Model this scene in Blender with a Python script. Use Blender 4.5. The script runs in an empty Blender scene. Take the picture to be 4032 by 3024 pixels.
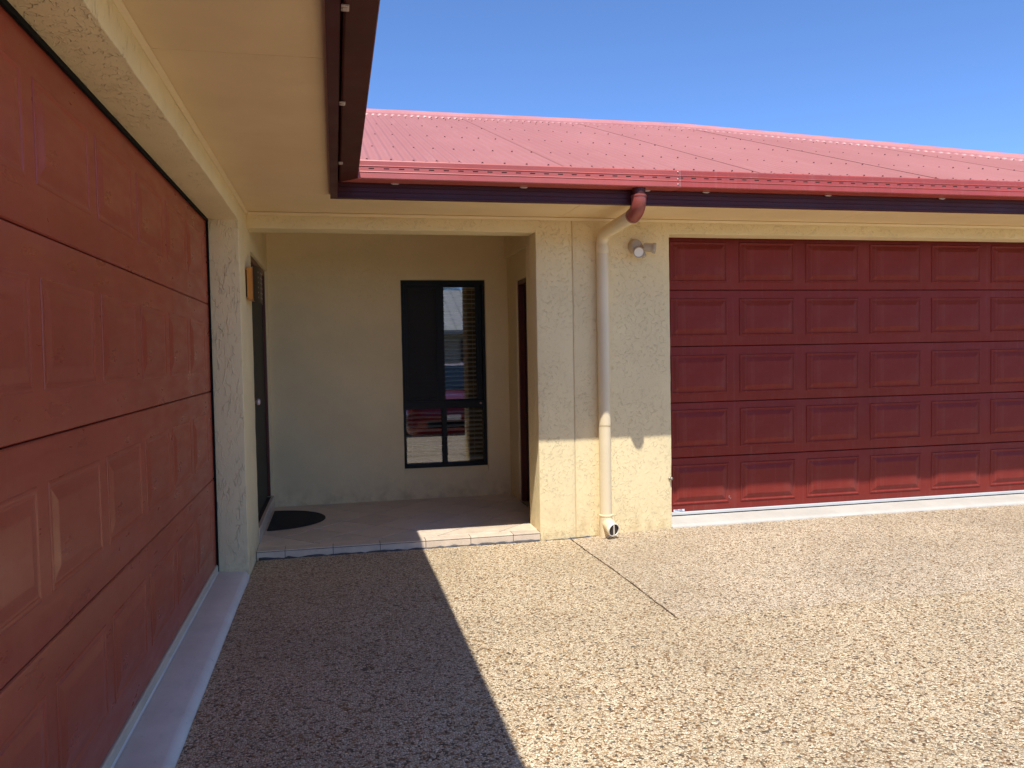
import bpy, bmesh, math, random
from mathutils import Vector, Matrix, noise

random.seed(7)
scene = bpy.context.scene
COL = scene.collection
rad = math.radians

# ------------------------------------------------------------------ camera
CAM = Vector((0.6053, -6.1603, 1.415))
YAW, PITCH, ROLL = 0.2152, -0.0370, -0.0182
cd = bpy.data.cameras.new('camera')
cd.sensor_width = 36.0
cd.sensor_fit = 'HORIZONTAL'
cd.lens = 36.0 * 3175.6 / 4032.0
cd.clip_start = 0.05
cd.clip_end = 3000
cam = bpy.data.objects.new('camera', cd)
COL.objects.link(cam)
fw = Vector((math.sin(YAW) * math.cos(PITCH), math.cos(YAW) * math.cos(PITCH), math.sin(PITCH)))
rt = Vector((math.cos(YAW), -math.sin(YAW), 0))
up = rt.cross(fw)
r2 = rt * math.cos(ROLL) + up * math.sin(ROLL)
u2 = -rt * math.sin(ROLL) + up * math.cos(ROLL)
cam.matrix_world = Matrix(((r2.x, u2.x, -fw.x, CAM.x), (r2.y, u2.y, -fw.y, CAM.y),
                           (r2.z, u2.z, -fw.z, CAM.z), (0, 0, 0, 1)))
scene.camera = cam

# ------------------------------------------------------------------ sky, sun, exposure
SUN_TRAVEL = Vector((0.166, 0.476, -1.0)).normalized()
SUN_ELEV = math.asin(-SUN_TRAVEL.z)
SUN_AZ = math.atan2(-SUN_TRAVEL.x, -SUN_TRAVEL.y)      # clockwise from +Y
world = bpy.data.worlds.new('World')
scene.world = world
world.use_nodes = True
wn = world.node_tree
bg = wn.nodes['Background']
sky = wn.nodes.new('ShaderNodeTexSky')
sky.sky_type = 'NISHITA'
sky.sun_disc = False
sky.sun_elevation = SUN_ELEV
sky.sun_rotation = SUN_AZ % (2 * math.pi)
sky.altitude = 0
sky.air_density = 0.56
sky.dust_density = 0.0
sky.ozone_density = 10.0
wn.links.new(sky.outputs[0], bg.inputs[0])
bg.inputs[1].default_value = 0.138
sl = bpy.data.lights.new('sun', 'SUN')
sl.energy = 3.2
sl.angle = rad(0.5)
sl.color = (1.0, 0.955, 0.885)
so = bpy.data.objects.new('sun', sl)
COL.objects.link(so)
so.rotation_euler = SUN_TRAVEL.to_track_quat('-Z', 'Y').to_euler()
so.location = (-3, -8, 18)
vs = scene.view_settings
vs.view_transform = 'Standard'
vs.look = 'None'
vs.gamma = 1.0
vs.use_curve_mapping = False
vs.exposure = 1.0
cy = scene.cycles
cy.max_bounces = 9
cy.diffuse_bounces = 7
cy.glossy_bounces = 3
cy.transparent_max_bounces = 8

# ------------------------------------------------------------------ helpers: objects
def obj(name, me, m=None, parent=None, smooth=False, **props):
    o = bpy.data.objects.new(name, me)
    COL.objects.link(o)
    if m is not None:
        for mm in (m if isinstance(m, (list, tuple)) else [m]):
            me.materials.append(mm)
    if parent is not None:
        o.parent = parent
    if smooth:
        for p in me.polygons:
            p.use_smooth = True
    for k, v in props.items():
        o[k] = v
    return o

def share(name, src, parent, loc=None):
    o = src.copy()
    o.name = name
    COL.objects.link(o)
    o.parent = parent
    if loc is not None:
        o.location = loc
    return o

def thing(name, label, cat, loc=(0, 0, 0), group=None):
    o = bpy.data.objects.new(name, None)
    o.empty_display_size = 0.2
    COL.objects.link(o)
    o.location = loc
    o['label'] = label
    o['category'] = cat
    if group:
        o['group'] = group
    return o

def rel(o, parent):
    """parent built in world coordinates: keep the mesh where it is"""
    o.parent = parent
    o.matrix_parent_inverse = Matrix.Translation(parent.location).inverted()
    return o

class MB:
    def __init__(s):
        s.v, s.f, s.m = [], [], []
    def add(s, vs, fs, mi=0):
        n = len(s.v)
        s.v += [tuple(v) for v in vs]
        for f in fs:
            s.f.append(tuple(i + n for i in f))
            s.m.append(mi)
        return s
    def box(s, a, b, mi=0):
        x0, y0, z0 = a
        x1, y1, z1 = b
        vs = [(x0, y0, z0), (x1, y0, z0), (x1, y1, z0), (x0, y1, z0), (x0, y0, z1), (x1, y0, z1), (x1, y1, z1), (x0, y1, z1)]
        return s.add(vs, [(0, 3, 2, 1), (4, 5, 6, 7), (0, 1, 5, 4), (1, 2, 6, 5), (2, 3, 7, 6), (3, 0, 4, 7)], mi)
    def tube(s, path, r, n=16, cap=True, mi=0):
        pts = [Vector(p) for p in path]
        rs = r if isinstance(r, (list, tuple)) else [r] * len(pts)
        t0 = (pts[1] - pts[0]).normalized()
        ref = Vector((0, 0, 1)) if abs(t0.z) < .9 else Vector((1, 0, 0))
        nrm = t0.cross(ref).normalized()
        rings = []
        for i, p in enumerate(pts):
            if i == 0:
                t = (pts[1] - p).normalized()
            elif i == len(pts) - 1:
                t = (p - pts[i - 1]).normalized()
            else:
                t = ((pts[i + 1] - p).normalized() + (p - pts[i - 1]).normalized()).normalized()
            nrm = (nrm - t * nrm.dot(t)).normalized()
            b = t.cross(nrm)
            rings.append([p + (nrm * math.cos(k * 2 * math.pi / n) + b * math.sin(k * 2 * math.pi / n)) * rs[i] for k in range(n)])
        vs = [v for ring in rings for v in ring]
        fs = []
        for i in range(len(pts) - 1):
            for k in range(n):
                a, b2 = i * n + k, i * n + (k + 1) % n
                fs.append((a, b2, b2 + n, a + n))
        if cap:
            fs.append(tuple(range(n))[::-1])
            fs.append(tuple((len(pts) - 1) * n + k for k in range(n)))
        return s.add(vs, fs, mi)
    def lathe(s, prof, origin, axis, n=24, mi=0, capend=False):
        ax = Vector(axis).normalized()
        q = Vector((0, 0, 1)).rotation_difference(ax)
        o = Vector(origin)
        vs = []
        for (r, h) in prof:
            for k in range(n):
                a = 2 * math.pi * k / n
                vs.append(o + q @ Vector((r * math.cos(a), r * math.sin(a), h)))
        fs = []
        for i in range(len(prof) - 1):
            for k in range(n):
                a, b2 = i * n + k, i * n + (k + 1) % n
                fs.append((a, b2, b2 + n, a + n))
        if capend:
            fs.append(tuple(range(n))[::-1])
            fs.append(tuple((len(prof) - 1) * n + k for k in range(n)))
        return s.add(vs, fs, mi)
    def mesh(s, name, bevel=0, seg=2, fix=True, weld=False):
        me = bpy.data.meshes.new(name)
        me.from_pydata(s.v, [], s.f)
        for p, mi in zip(me.polygons, s.m):
            p.material_index = mi
        if fix or bevel or weld:
            bm = bmesh.new()
            bm.from_mesh(me)
            if weld:
                bmesh.ops.remove_doubles(bm, verts=bm.verts, dist=1e-5)
            if fix:
                bmesh.ops.recalc_face_normals(bm, faces=bm.faces)
            if bevel:
                ed = [e for e in bm.edges if len(e.link_faces) == 2 and e.calc_face_angle(0) > 0.6]
                bmesh.ops.bevel(bm, geom=ed, offset=bevel, segments=seg, affect='EDGES', profile=0.5, clamp_overlap=True)
            bm.to_mesh(me)
            bm.free()
        return me
    def build(s, name, m, parent=None, bevel=0, seg=2, smooth=False, fix=True, weld=False, **props):
        return obj(name, s.mesh(name, bevel, seg, fix, weld), m, parent, smooth, **props)

def autosmooth(o, ang=35):
    me = o.data
    bm = bmesh.new()
    bm.from_mesh(me)
    for f in bm.faces:
        f.smooth = True
    for e in bm.edges:
        if len(e.link_faces) != 2 or e.calc_face_angle(0) > rad(ang):
            e.smooth = False
    bm.to_mesh(me)
    bm.free()
    return o

def breaks(a, b, step, extra=()):
    pts = sorted(set([a, b] + [e for e in extra if a < e < b]))
    out = [pts[0]]
    for p, q in zip(pts, pts[1:]):
        n = max(1, int(round((q - p) / step)))
        out += [p + (q - p) * k / n for k in range(1, n + 1)]
    return out

def grid_slab(name, us, vs_, inside, to3d, thick, m, parent, rough=0.0015, bevel=0.005, edge=0.0015, seed=0):
    """a slab of wall: cells kept where inside(u, v); front face at w = 0, back at w = thick"""
    keep = {(i, j) for i in range(len(us) - 1) for j in range(len(vs_) - 1)
            if inside((us[i] + us[i + 1]) / 2, (vs_[j] + vs_[j + 1]) / 2)}
    bm = bmesh.new()
    vd = {}
    def cell(i, j):
        return (i, j) in keep
    def V(i, j, s):
        k = (i, j, s)
        if k not in vd:
            u, v, w = us[i], vs_[j], thick * s
            if s == 0:
                p = Vector((u * 9.1 + seed, v * 9.1, 3.3))
                w += rough * noise.noise(p) * 2
                around = sum(cell(i + a, j + b) for a in (-1, 0) for b in (-1, 0))
                if around < 4 and edge:
                    u += edge * noise.noise(p * 2.3 + Vector((7, 0, 0))) * 2
                    v += edge * noise.noise(p * 2.3 + Vector((0, 9, 0))) * 2
            vd[k] = bm.verts.new(to3d(u, v, w))
        return vd[k]
    front_edges = []
    for (i, j) in keep:
        bm.faces.new([V(i, j, 0), V(i + 1, j, 0), V(i + 1, j + 1, 0), V(i, j + 1, 0)])
        bm.faces.new([V(i, j + 1, 1), V(i + 1, j + 1, 1), V(i + 1, j, 1), V(i, j, 1)])
        for (a, b, di, dj) in (((i, j), (i + 1, j), 0, -1), ((i + 1, j), (i + 1, j + 1), 1, 0),
                               ((i + 1, j + 1), (i, j + 1), 0, 1), ((i, j + 1), (i, j), -1, 0)):
            if not cell(i + di, j + dj):
                bm.faces.new([V(*a, 0), V(*b, 0), V(*b, 1), V(*a, 1)])
                front_edges.append((V(*a, 0), V(*b, 0)))
    bmesh.ops.recalc_face_normals(bm, faces=bm.faces)
    if bevel:
        es = [bm.edges.get(p) for p in front_edges]
        bmesh.ops.bevel(bm, geom=[e for e in es if e], offset=bevel, segments=2, affect='EDGES', profile=.5)
    for f in bm.faces:
        f.smooth = True
    for e in bm.edges:
        if len(e.link_faces) != 2 or e.calc_face_angle(0) > rad(50):
            e.smooth = False
    me = bpy.data.meshes.new(name)
    bm.to_mesh(me)
    bm.free()
    return obj(name, me, m, parent)

# ------------------------------------------------------------------ helpers: materials
class Mat:
    def __init__(s, name):
        s.m = bpy.data.materials.new(name)
        s.m.use_nodes = True
        s.nt = s.m.node_tree
        s.b = s.nt.nodes['Principled BSDF']
        s.out = s.nt.nodes['Material Output']
        s._c = None
    def n(s, typ, ins=None, **props):
        nd = s.nt.nodes.new('ShaderNode' + typ)
        for k, v in props.items():
            setattr(nd, k, v)
        for k, v in (ins or {}).items():
            s.put(nd.inputs[k], v)
        return nd
    def put(s, sock, v):
        if hasattr(v, 'is_output'):
            s.nt.links.new(v, sock)
        elif hasattr(v, 'outputs'):
            s.nt.links.new(v.outputs[0], sock)
        else:
            if isinstance(v, (tuple, list)) and len(v) == 3 and len(sock.default_value) == 4:
                v = (*v, 1)
            sock.default_value = v
    def set(s, **kw):
        for k, v in kw.items():
            s.put(s.b.inputs[k.replace('_', ' ')], v)
        return s
    @property
    def co(s):
        if s._c is None:
            s._c = s.n('TexCoord').outputs['Object']
        return s._c
    def map(s, scale=(1, 1, 1), rot=(0, 0, 0), vec=None):
        return s.n('Mapping', {'Vector': vec or s.co, 'Scale': scale, 'Rotation': rot}).outputs[0]
    def noise(s, scale, vec=None, detail=3, rough=.5, dist=0):
        return s.n('TexNoise', {'Vector': vec or s.co, 'Scale': scale, 'Detail': detail, 'Roughness': rough, 'Distortion': dist})
    def math(s, op, a, b=0.0, c=None, clamp=False):
        d = {0: a, 1: b}
        if c is not None:
            d[2] = c
        return s.n('Math', d, operation=op, use_clamp=clamp).outputs[0]
    def ramp(s, fac, stops, interp='LINEAR'):
        nd = s.n('ValToRGB', {0: fac})
        cr = nd.color_ramp
        cr.interpolation = interp
        while len(cr.elements) < len(stops):
            cr.elements.new(0.5)
        for e, (p, c) in zip(cr.elements, stops):
            e.position = p
            e.color = (*c, 1) if len(c) == 3 else c
        return nd.outputs[0]
    def mix(s, fac, a, b, blend='MIX'):
        nd = s.n('Mix', data_type='RGBA', blend_type=blend)
        s.put(nd.inputs[0], fac)
        s.put(nd.inputs[6], a)
        s.put(nd.inputs[7], b)
        return nd.outputs[2]
    def range(s, v, a, b, c=0.0, d=1.0):
        return s.n('MapRange', {0: v, 1: a, 2: b, 3: c, 4: d}).outputs[0]
    def bump(s, h, strength=.5, dist=.01, normal=None):
        d = {'Height': h, 'Strength': strength, 'Distance': dist}
        if normal is not None:
            d['Normal'] = normal
        return s.n('Bump', d).outputs[0]

def simple(name, col, rough=.5, metal=0, spec=.5, var=.0, vscale=3, bump=0, bscale=200):
    M = Mat(name)
    c = col
    if var:
        f = M.noise(vscale, detail=5)
        c = M.mix(M.range(f.outputs[0], .35, .7), tuple(x * (1 - var) for x in col), tuple(min(1, x * (1 + var)) for x in col))
    M.set(Base_Color=c, Roughness=rough, Metallic=metal)
    M.b.inputs['Specular IOR Level'].default_value = spec
    if bump:
        M.set(Normal=M.bump(M.noise(bscale, detail=2).outputs[0], bump, .002))
    return M.m

CREAM = (0.82, 0.682, 0.402)

def render_mat(name, kind):
    """acrylic trowelled render: raised curls left by the trowel, kind = curl | vertical | fine"""
    M = Mat(name)
    sc = {'curl': (1, 1, 1.15), 'vertical': (1, 1, .33), 'fine': (1, 1, .8)}[kind]
    warp = M.noise(13 if kind == 'curl' else 9, detail=2)
    wv = M.n('VectorMath', {0: M.n('VectorMath', {0: warp.outputs['Color'], 1: (.5, .5, .5)}, operation='SUBTRACT').outputs[0],
                            'Scale': {'curl': .10, 'vertical': .035, 'fine': .06}[kind]}, operation='SCALE').outputs[0]
    p = M.n('VectorMath', {0: M.map(sc), 1: wv}, operation='ADD').outputs[0]
    vo = M.n('TexVoronoi', {'Vector': p, 'Scale': {'curl': 52, 'vertical': 52, 'fine': 60}[kind]}, feature='DISTANCE_TO_EDGE')
    ridge = M.range(vo.outputs['Distance'], 0.0, .10 if kind != 'vertical' else .13, 1, 0)
    ridge = M.math('POWER', ridge, 1.6)
    brk = M.range(M.noise(38, p, detail=2).outputs[0], .49, .62)
    patch = M.range(M.noise(3.1, detail=2).outputs[0], .30, .55, .35, 1)
    ridge = M.math('MULTIPLY', M.math('MULTIPLY', ridge, brk), patch)
    sand = M.noise(330, detail=2).outputs[0]
    slow = M.noise(6, detail=2).outputs[0]
    pits = M.range(M.noise(75, p, detail=1).outputs[0], .62, .74)
    h = M.math('ADD', M.math('MULTIPLY', ridge, {'curl': 1.0, 'vertical': .95, 'fine': .40}[kind]), M.math('MULTIPLY', sand, .10))
    h = M.math('ADD', h, M.math('MULTIPLY', slow, .5))
    h = M.math('SUBTRACT', h, M.math('MULTIPLY', pits, .30 if kind != 'fine' else .15))
    tone = M.noise(1.7, detail=6, rough=.6).outputs[0]
    col = M.mix(M.range(tone, .3, .72), tuple(c * .93 for c in CREAM), tuple(c * 1.05 for c in CREAM))
    # splash-up dirt and tannin near the ground
    z = M.n('SeparateXYZ', {0: M.co}).outputs[2]
    low = M.range(z, .38, -.06)
    dirt = M.math('MULTIPLY', M.math('POWER', low, 2.0), M.range(M.noise(9, detail=5, rough=.65).outputs[0], .42, .68))
    col = M.mix(M.math('MULTIPLY', dirt, .70), col, (.40, .28, .13))
    col = M.mix(M.math('MULTIPLY', M.range(M.noise(120, detail=1).outputs[0], .70, .78), .25), col, (.45, .36, .2))
    M.set(Base_Color=col, Roughness=.82, Normal=M.bump(h, 1.0, {'curl': .0031, 'vertical': .0046, 'fine': .0034}[kind]))
    M.b.inputs['Specular IOR Level'].default_value = .25
    return M.m

m_curl = render_mat('render_curl', 'curl')
m_vert = render_mat('render_vertical', 'vertical')
m_fine = render_mat('render_fine', 'fine')

def soffit_mat():
    M = Mat('soffit_paint')
    t = M.noise(2.2, detail=5, rough=.6).outputs[0]
    c = M.mix(M.range(t, .3, .7), (.78, .60, .345), (.85, .665, .395))
    st = M.range(M.noise(4, M.map((1, .5, 1)), detail=6, rough=.7).outputs[0], .58, .8)
    c = M.mix(M.math('MULTIPLY', st, .22), c, (.50, .37, .18))
    M.set(Base_Color=c, Roughness=.62, Normal=M.bump(M.noise(40, detail=3).outputs[0], .12, .002))
    return M.m
m_soffit = soffit_mat()
m_trim = simple('trim_paint', (.80, .64, .385), .55, var=.05)
m_sealant = simple('joint_sealant', (.58, .46, .27), .7)

def metal_paint(name, col, rough, fade=.0, streak=.0, spec=.5):
    M = Mat(name)
    t = M.noise(2.6, detail=6, rough=.62).outputs[0]
    c = M.mix(M.range(t, .3, .7), tuple(x * .88 for x in col), tuple(min(1, x * 1.1) for x in col))
    if fade:
        f = M.range(M.noise(.9, detail=4).outputs[0], .35, .65)
        c = M.mix(M.math('MULTIPLY', f, fade), c, (.55, .30, .28))
    if streak:
        s_ = M.range(M.noise(14, M.map((1, 1, .04)), detail=4, rough=.7).outputs[0], .52, .75)
        c = M.mix(M.math('MULTIPLY', s_, streak), c, (.58, .38, .34))
    r = M.range(M.noise(5, detail=4).outputs[0], .3, .7, rough - .06, rough + .08)
    M.set(Base_Color=c, Roughness=r, Normal=M.bump(M.noise(3.2, detail=2).outputs[0], .10, .02))
    M.b.inputs['Specular IOR Level'].default_value = spec
    return M.m

def roof_mat():
    M = Mat('roof_metal')
    t = M.noise(1.1, M.map((1, .35, .35)), detail=6, rough=.62).outputs[0]
    c = M.mix(M.range(t, .3, .7), (.345, .132, .116), (.395, .160, .142))
    d = M.range(M.noise(9, M.map((1, .12, .12)), detail=5, rough=.7).outputs[0], .55, .8)
    c = M.mix(M.math('MULTIPLY', d, .3), c, (.48, .25, .225))
    M.set(Base_Color=c, Roughness=.58)
    M.b.inputs['Specular IOR Level'].default_value = .4
    return M.m
m_roof = roof_mat()
m_cap = metal_paint('ridge_metal', (.46, .18, .165), .45, fade=.25)
m_gut_old = metal_paint('gutter_faded', (.47, .100, .082), .38, fade=.15)
m_gut_new = metal_paint('gutter_red', (.42, .070, .055), .33, streak=.12)
m_gut_dark = metal_paint('gutter_brown', (.080, .018, .013), .5, spec=.3)
m_fascia = metal_paint('fascia_maroon', (.070, .014, .016), .45, spec=.3)
m_outlet = metal_paint('outlet_red', (.30, .070, .048), .32)
m_inside = simple('gutter_inside', (.02, .012, .01), .8)
m_clip = simple('zinc_clip', (.62, .50, .46), .45, .3, var=.1)
m_screw = simple('screw_head', (.19, .07, .062), .5)

def door_mat(name, col, rough, coat, grain=True):
    M = Mat(name)
    g = M.noise(5, M.map((1, 1, 38) if grain else (1, 1, 30)), detail=6, rough=.7).outputs[0]
    t = M.noise(1.3, detail=5, rough=.6).outputs[0]
    c = M.mix(M.range(t, .3, .7), tuple(x * .9 for x in col), tuple(x * 1.12 for x in col))
    c = M.mix(M.math('MULTIPLY', M.range(g, .52, .78), .22 if grain else .06), c, tuple(x * 1.9 for x in col))
    dust = M.range(M.noise(3.4, detail=6, rough=.7).outputs[0], .5, .78)
    c = M.mix(M.math('MULTIPLY', dust, .10 if grain else .04), c, (.32, .20, .16))
    run = M.range(M.noise(26, M.map((1, 1, .03)), detail=4, rough=.7).outputs[0], .54, .78)
    c = M.mix(M.math('MULTIPLY', run, .13), c, (.36, .25, .20))
    r = M.range(M.noise(4, M.map((1, 1, 4)), detail=5).outputs[0], .3, .7, rough - .06, rough + .12)
    fine = M.noise(210, M.map((1, 1, .45)), detail=2).outputs[0]
    hgt = M.math('ADD', M.math('ADD', M.math('MULTIPLY', g, 1.0 if grain else .10), M.math('MULTIPLY', fine, .35 if grain else .15)), M.math('MULTIPLY', M.noise(1.6, detail=1).outputs[0], 2.2))
    M.set(Base_Color=c, Roughness=r, Normal=M.bump(hgt, .07, .003))
    M.b.inputs['Specular IOR Level'].default_value = coat
    return M.m
m_door_near = door_mat('door_red_satin', (.335, .061, .031), .31, .44, grain=False)
m_door_far = door_mat('door_red', (.205, .027, .020), .40, .17)
m_rail_beige = simple('rail_beige', (.55, .48, .36), .5, var=.1)
m_alu = simple('rail_grey', (.62, .63, .62), .4, .25, var=.08)
m_rubber = simple('rubber', (.008, .008, .009), .85, spec=.15)  # also paints the gap shade around the near door

def slab_paint(name, k):
    M = Mat(name)
    t = M.noise(2.3, detail=7, rough=.65).outputs[0]
    c = M.mix(M.range(t, .32, .7), (.58 * k, .55 * k, .485 * k), (.72 * k, .69 * k, .615 * k))
    d = M.range(M.noise(7, M.map((1, .35, 1)), detail=6, rough=.7).outputs[0], .55, .76)
    c = M.mix(M.math('MULTIPLY', d, .38), c, (.40, .385, .35))
    sp = M.range(M.noise(48, detail=2).outputs[0], .70, .76)
    c = M.mix(M.math('MULTIPLY', sp, .45), c, (.28, .25, .22))
    M.set(Base_Color=c, Roughness=.55, Normal=M.bump(M.noise(30, detail=5).outputs[0], .25, .004))
    return M.m
m_slab = slab_paint('painted_concrete', 1.05)  # lighter copy of the strip paint, for the strip lying in shade
m_slab_far = slab_paint('painted_concrete_sunlit', .74)  # same paint darkened for the sunlit strip, to hold back its glare

def aggregate(name, warm):
    M = Mat(name)
    warp = M.noise(45, detail=1)
    wv = M.n('VectorMath', {0: M.n('VectorMath', {0: warp.outputs['Color'], 1: (.5, .5, .5)}, operation='SUBTRACT').outputs[0], 'Scale': .012}, operation='SCALE').outputs[0]
    p = M.n('VectorMath', {0: M.map((1, 1, 0)), 1: wv}, operation='ADD').outputs[0]
    v1 = M.n('TexVoronoi', {'Vector': p, 'Scale': 97, 'Randomness': 1.0}, feature='F1')
    ve = M.n('TexVoronoi', {'Vector': p, 'Scale': 97, 'Randomness': 1.0}, feature='DISTANCE_TO_EDGE')
    sep = M.n('SeparateColor', {0: v1.outputs['Color']})
    if warm:
        stops = [(0, (0.126, 0.062, 0.026)), (.035, (0.102, 0.093, 0.074)), (.065, (0.267, 0.137, 0.052)), (.115, (0.252, 0.192, 0.122)), (.16, (0.409, 0.258, 0.122)), (.25, (0.599, 0.455, 0.284)), (.48, (0.680, 0.545, 0.359)), (.78, (0.744, 0.625, 0.446))]
    else:
        stops = [(0, (0.142, 0.074, 0.032)), (.028, (0.110, 0.099, 0.082)), (.055, (0.299, 0.163, 0.072)), (.10, (0.284, 0.221, 0.151)), (.145, (0.424, 0.289, 0.158)), (.23, (0.617, 0.481, 0.325)), (.48, (0.698, 0.566, 0.401)), (.78, (0.753, 0.646, 0.491))]
    c = M.ramp(sep.outputs[0], stops, 'CONSTANT')
    val = M.range(sep.outputs[1], 0, 1, .80, 1.12)
    c = M.mix(1.0, c, M.n('CombineColor', {0: val, 1: val, 2: val}).outputs[0], 'MULTIPLY')
    gap = M.range(ve.outputs['Distance'], .015, .10, 1, 0)
    c = M.mix(M.math('MULTIPLY', gap, .88), c, (.115, .086, .060))
    big = M.noise(.8, detail=6, rough=.6).outputs[0]
    f = M.range(big, .32, .7, .84, 1.08)
    c = M.mix(1.0, c, M.n('CombineColor', {0: f, 1: f, 2: M.math('MULTIPLY', f, .98)}).outputs[0], 'MULTIPLY')
    stain = M.range(M.noise(.55, M.map((1, .45, 1)), detail=7, rough=.68).outputs[0], .50, .72)
    c = M.mix(M.math('MULTIPLY', stain, .30), c, (.30, .225, .14))
    oil = M.range(M.noise(2.6, detail=3, rough=.5).outputs[0], .70, .78)
    c = M.mix(M.math('MULTIPLY', oil, .28), c, (.12, .10, .08))
    h = M.math('SUBTRACT', 1.0, M.math('POWER', v1.outputs['Distance'], 2.0))
    h = M.math('ADD', h, M.math('MULTIPLY', sep.outputs[2], .55))
    M.set(Base_Color=c, Roughness=.6, Normal=M.bump(h, .8, .006))
    M.b.inputs['Specular IOR Level'].default_value = .35
    return M.m
m_agg = aggregate('aggregate_warm', True)
m_agg_pale = aggregate('aggregate_pale', False)
m_soil = simple('joint_dirt', (.10, .062, .034), .95, var=.4, vscale=40)
m_mastic = simple('mastic', (.07, .07, .075), .8, var=.3, vscale=30)

def tile_mat(name, col):
    M = Mat(name)
    t = M.noise(7, detail=6, rough=.65).outputs[0]
    rnd = M.n('ObjectInfo').outputs['Random']
    c = M.mix(M.range(t, .3, .7), tuple(x * .86 for x in col), tuple(x * 1.08 for x in col))
    k = M.range(rnd, 0, 1, .88, 1.07)
    c = M.mix(1.0, c, M.n('CombineColor', {0: k, 1: k, 2: k}).outputs[0], 'MULTIPLY')
    d = M.range(M.noise(26, detail=5, rough=.7).outputs[0], .56, .74)
    c = M.mix(M.math('MULTIPLY', d, .25), c, (.34, .27, .20))
    M.set(Base_Color=c, Roughness=M.range(t, .3, .7, .30, .46), Normal=M.bump(t, .06, .004))
    return M.m
m_tile = tile_mat('porch_tile', (.68, .56, .425))
m_grout = simple('grout', (.055, .045, .038), .9, var=.2, vscale=20)
m_frame = simple('black_aluminium', (.007, .009, .011), .5, spec=.25)
m_door_dark = simple('dark_timber_door', (.028, .010, .009), .35, var=.2)
m_door_frame = simple('red_timber_frame', (.105, .024, .016), .4, var=.15)
m_blind = simple('blind_slat', (.86, .80, .68), .5)
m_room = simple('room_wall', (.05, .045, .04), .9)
m_mat = simple('rubber_mat', (.012, .013, .013), .85, bump=.8, bscale=300)
m_bronze = simple('bronze_plate', (.050, .040, .030), .38, .6)
m_fixture = simple('fixture_plastic', (.47, .40, .31), .45, var=.06)
m_pvc = simple('downpipe_cream', (.78, .655, .43), .36, var=.05, vscale=2)
m_pvc_pale = simple('pvc_pale', (.78, .73, .58), .35)
m_hole = simple('pipe_inside', (.035, .026, .022), .7)
m_white = simple('sticker_white', (.75, .77, .80), .4)
m_ink = simple('sticker_blue', (.03, .07, .20), .5)

def amber():
    M = Mat('amber_glass')
    M.set(Base_Color=(.62, .27, .055), Roughness=.28)
    M.b.inputs['Subsurface Weight'].default_value = .3
    M.b.inputs['Subsurface Radius'].default_value = (.03, .015, .005)
    return M.m
m_amber = amber()

def glass_mat(name, tint, refl, rough=0.0):
    M = Mat(name)
    nt = M.nt
    tr = nt.nodes.new('ShaderNodeBsdfTransparent')
    tr.inputs[0].default_value = (*tint, 1)
    gl = nt.nodes.new('ShaderNodeBsdfGlossy')
    gl.inputs['Roughness'].default_value = rough
    gl.inputs['Color'].default_value = (.95, .97, 1, 1)
    fr = nt.nodes.new('ShaderNodeFresnel')
    fr.inputs[0].default_value = refl
    mx = nt.nodes.new('ShaderNodeMixShader')
    nt.links.new(fr.outputs[0], mx.inputs[0])
    nt.links.new(tr.outputs[0], mx.inputs[1])
    nt.links.new(gl.outputs[0], mx.inputs[2])
    nt.links.new(mx.outputs[0], M.out.inputs[0])
    return M.m
m_glass = glass_mat('window_glass', (.85, .88, .88), 2.6)
m_frost = simple('frosted_lens', (.86, .85, .80), .18)
m_lens = glass_mat('lamp_lens', (.9, .9, .88), 1.5)

def screen_mat():
    M = Mat('fly_screen_mesh')
    nt = M.nt
    tr = nt.nodes.new('ShaderNodeBsdfTransparent')
    mx = nt.nodes.new('ShaderNodeMixShader')
    M.set(Base_Color=(.012, .013, .014), Roughness=.7)
    mx.inputs[0].default_value = .78
    nt.links.new(tr.outputs[0], mx.inputs[1])
    nt.links.new(M.b.outputs[0], mx.inputs[2])
    nt.links.new(mx.outputs[0], M.out.inputs[0])
    return M.m
m_screen = screen_mat()

# ------------------------------------------------------------------ dimensions read from the photograph (metres)
X_IN, Y_JAMB, Z_LIN = -.201, -.520, 2.341          # near garage: door plane, far jamb, lintel
Z_BEAM, T_BEAM, X_PIL, T_PIL = 2.3646, .2124, 2.160, .336
Y_BACK, X_SIDE = 1.789, 2.3135
X_GAR, X_GAR2, Z_GAR, Y_GAR = 3.2793, 8.10, 2.3686, .25
Z_SOF = 2.483
Y_NEAR = -5.36
Z_G = -.05
def smooth01(t):
    t = max(0.0, min(1.0, t))
    return t * t * (3 - 2 * t)
def ground_z(x, y):
    fall = -.52 * smooth01((-y - 4.5) / 3.2)
    near = smooth01((y + 1.2) / 1.0)
    return fall + Z_G + near * (-.016 * smooth01((2.9 - x) / .5) + .010 * smooth01((x - 2.9) / .5)) + .004 * noise.noise(Vector((x * .7, y * .7, 0)))

# ------------------------------------------------------------------ setting: ground and driveway
mb = MB()
mb.add([(-1500, -1500, -.80), (1500, -1500, -.80), (1500, 1500, -.80), (-1500, 1500, -.80)], [(0, 1, 2, 3)])
def grass_mat():
    M = Mat('lawn')
    t = M.noise(.35, detail=8, rough=.65).outputs[0]
    M.set(Base_Color=M.ramp(t, [(.3, (.085, .075, .035)), (.5, (.06, .085, .028)), (.7, (.10, .12, .045))]), Roughness=.9)
    return M.m
obj('ground', mb.mesh('ground'), grass_mat(), kind='structure')

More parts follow.
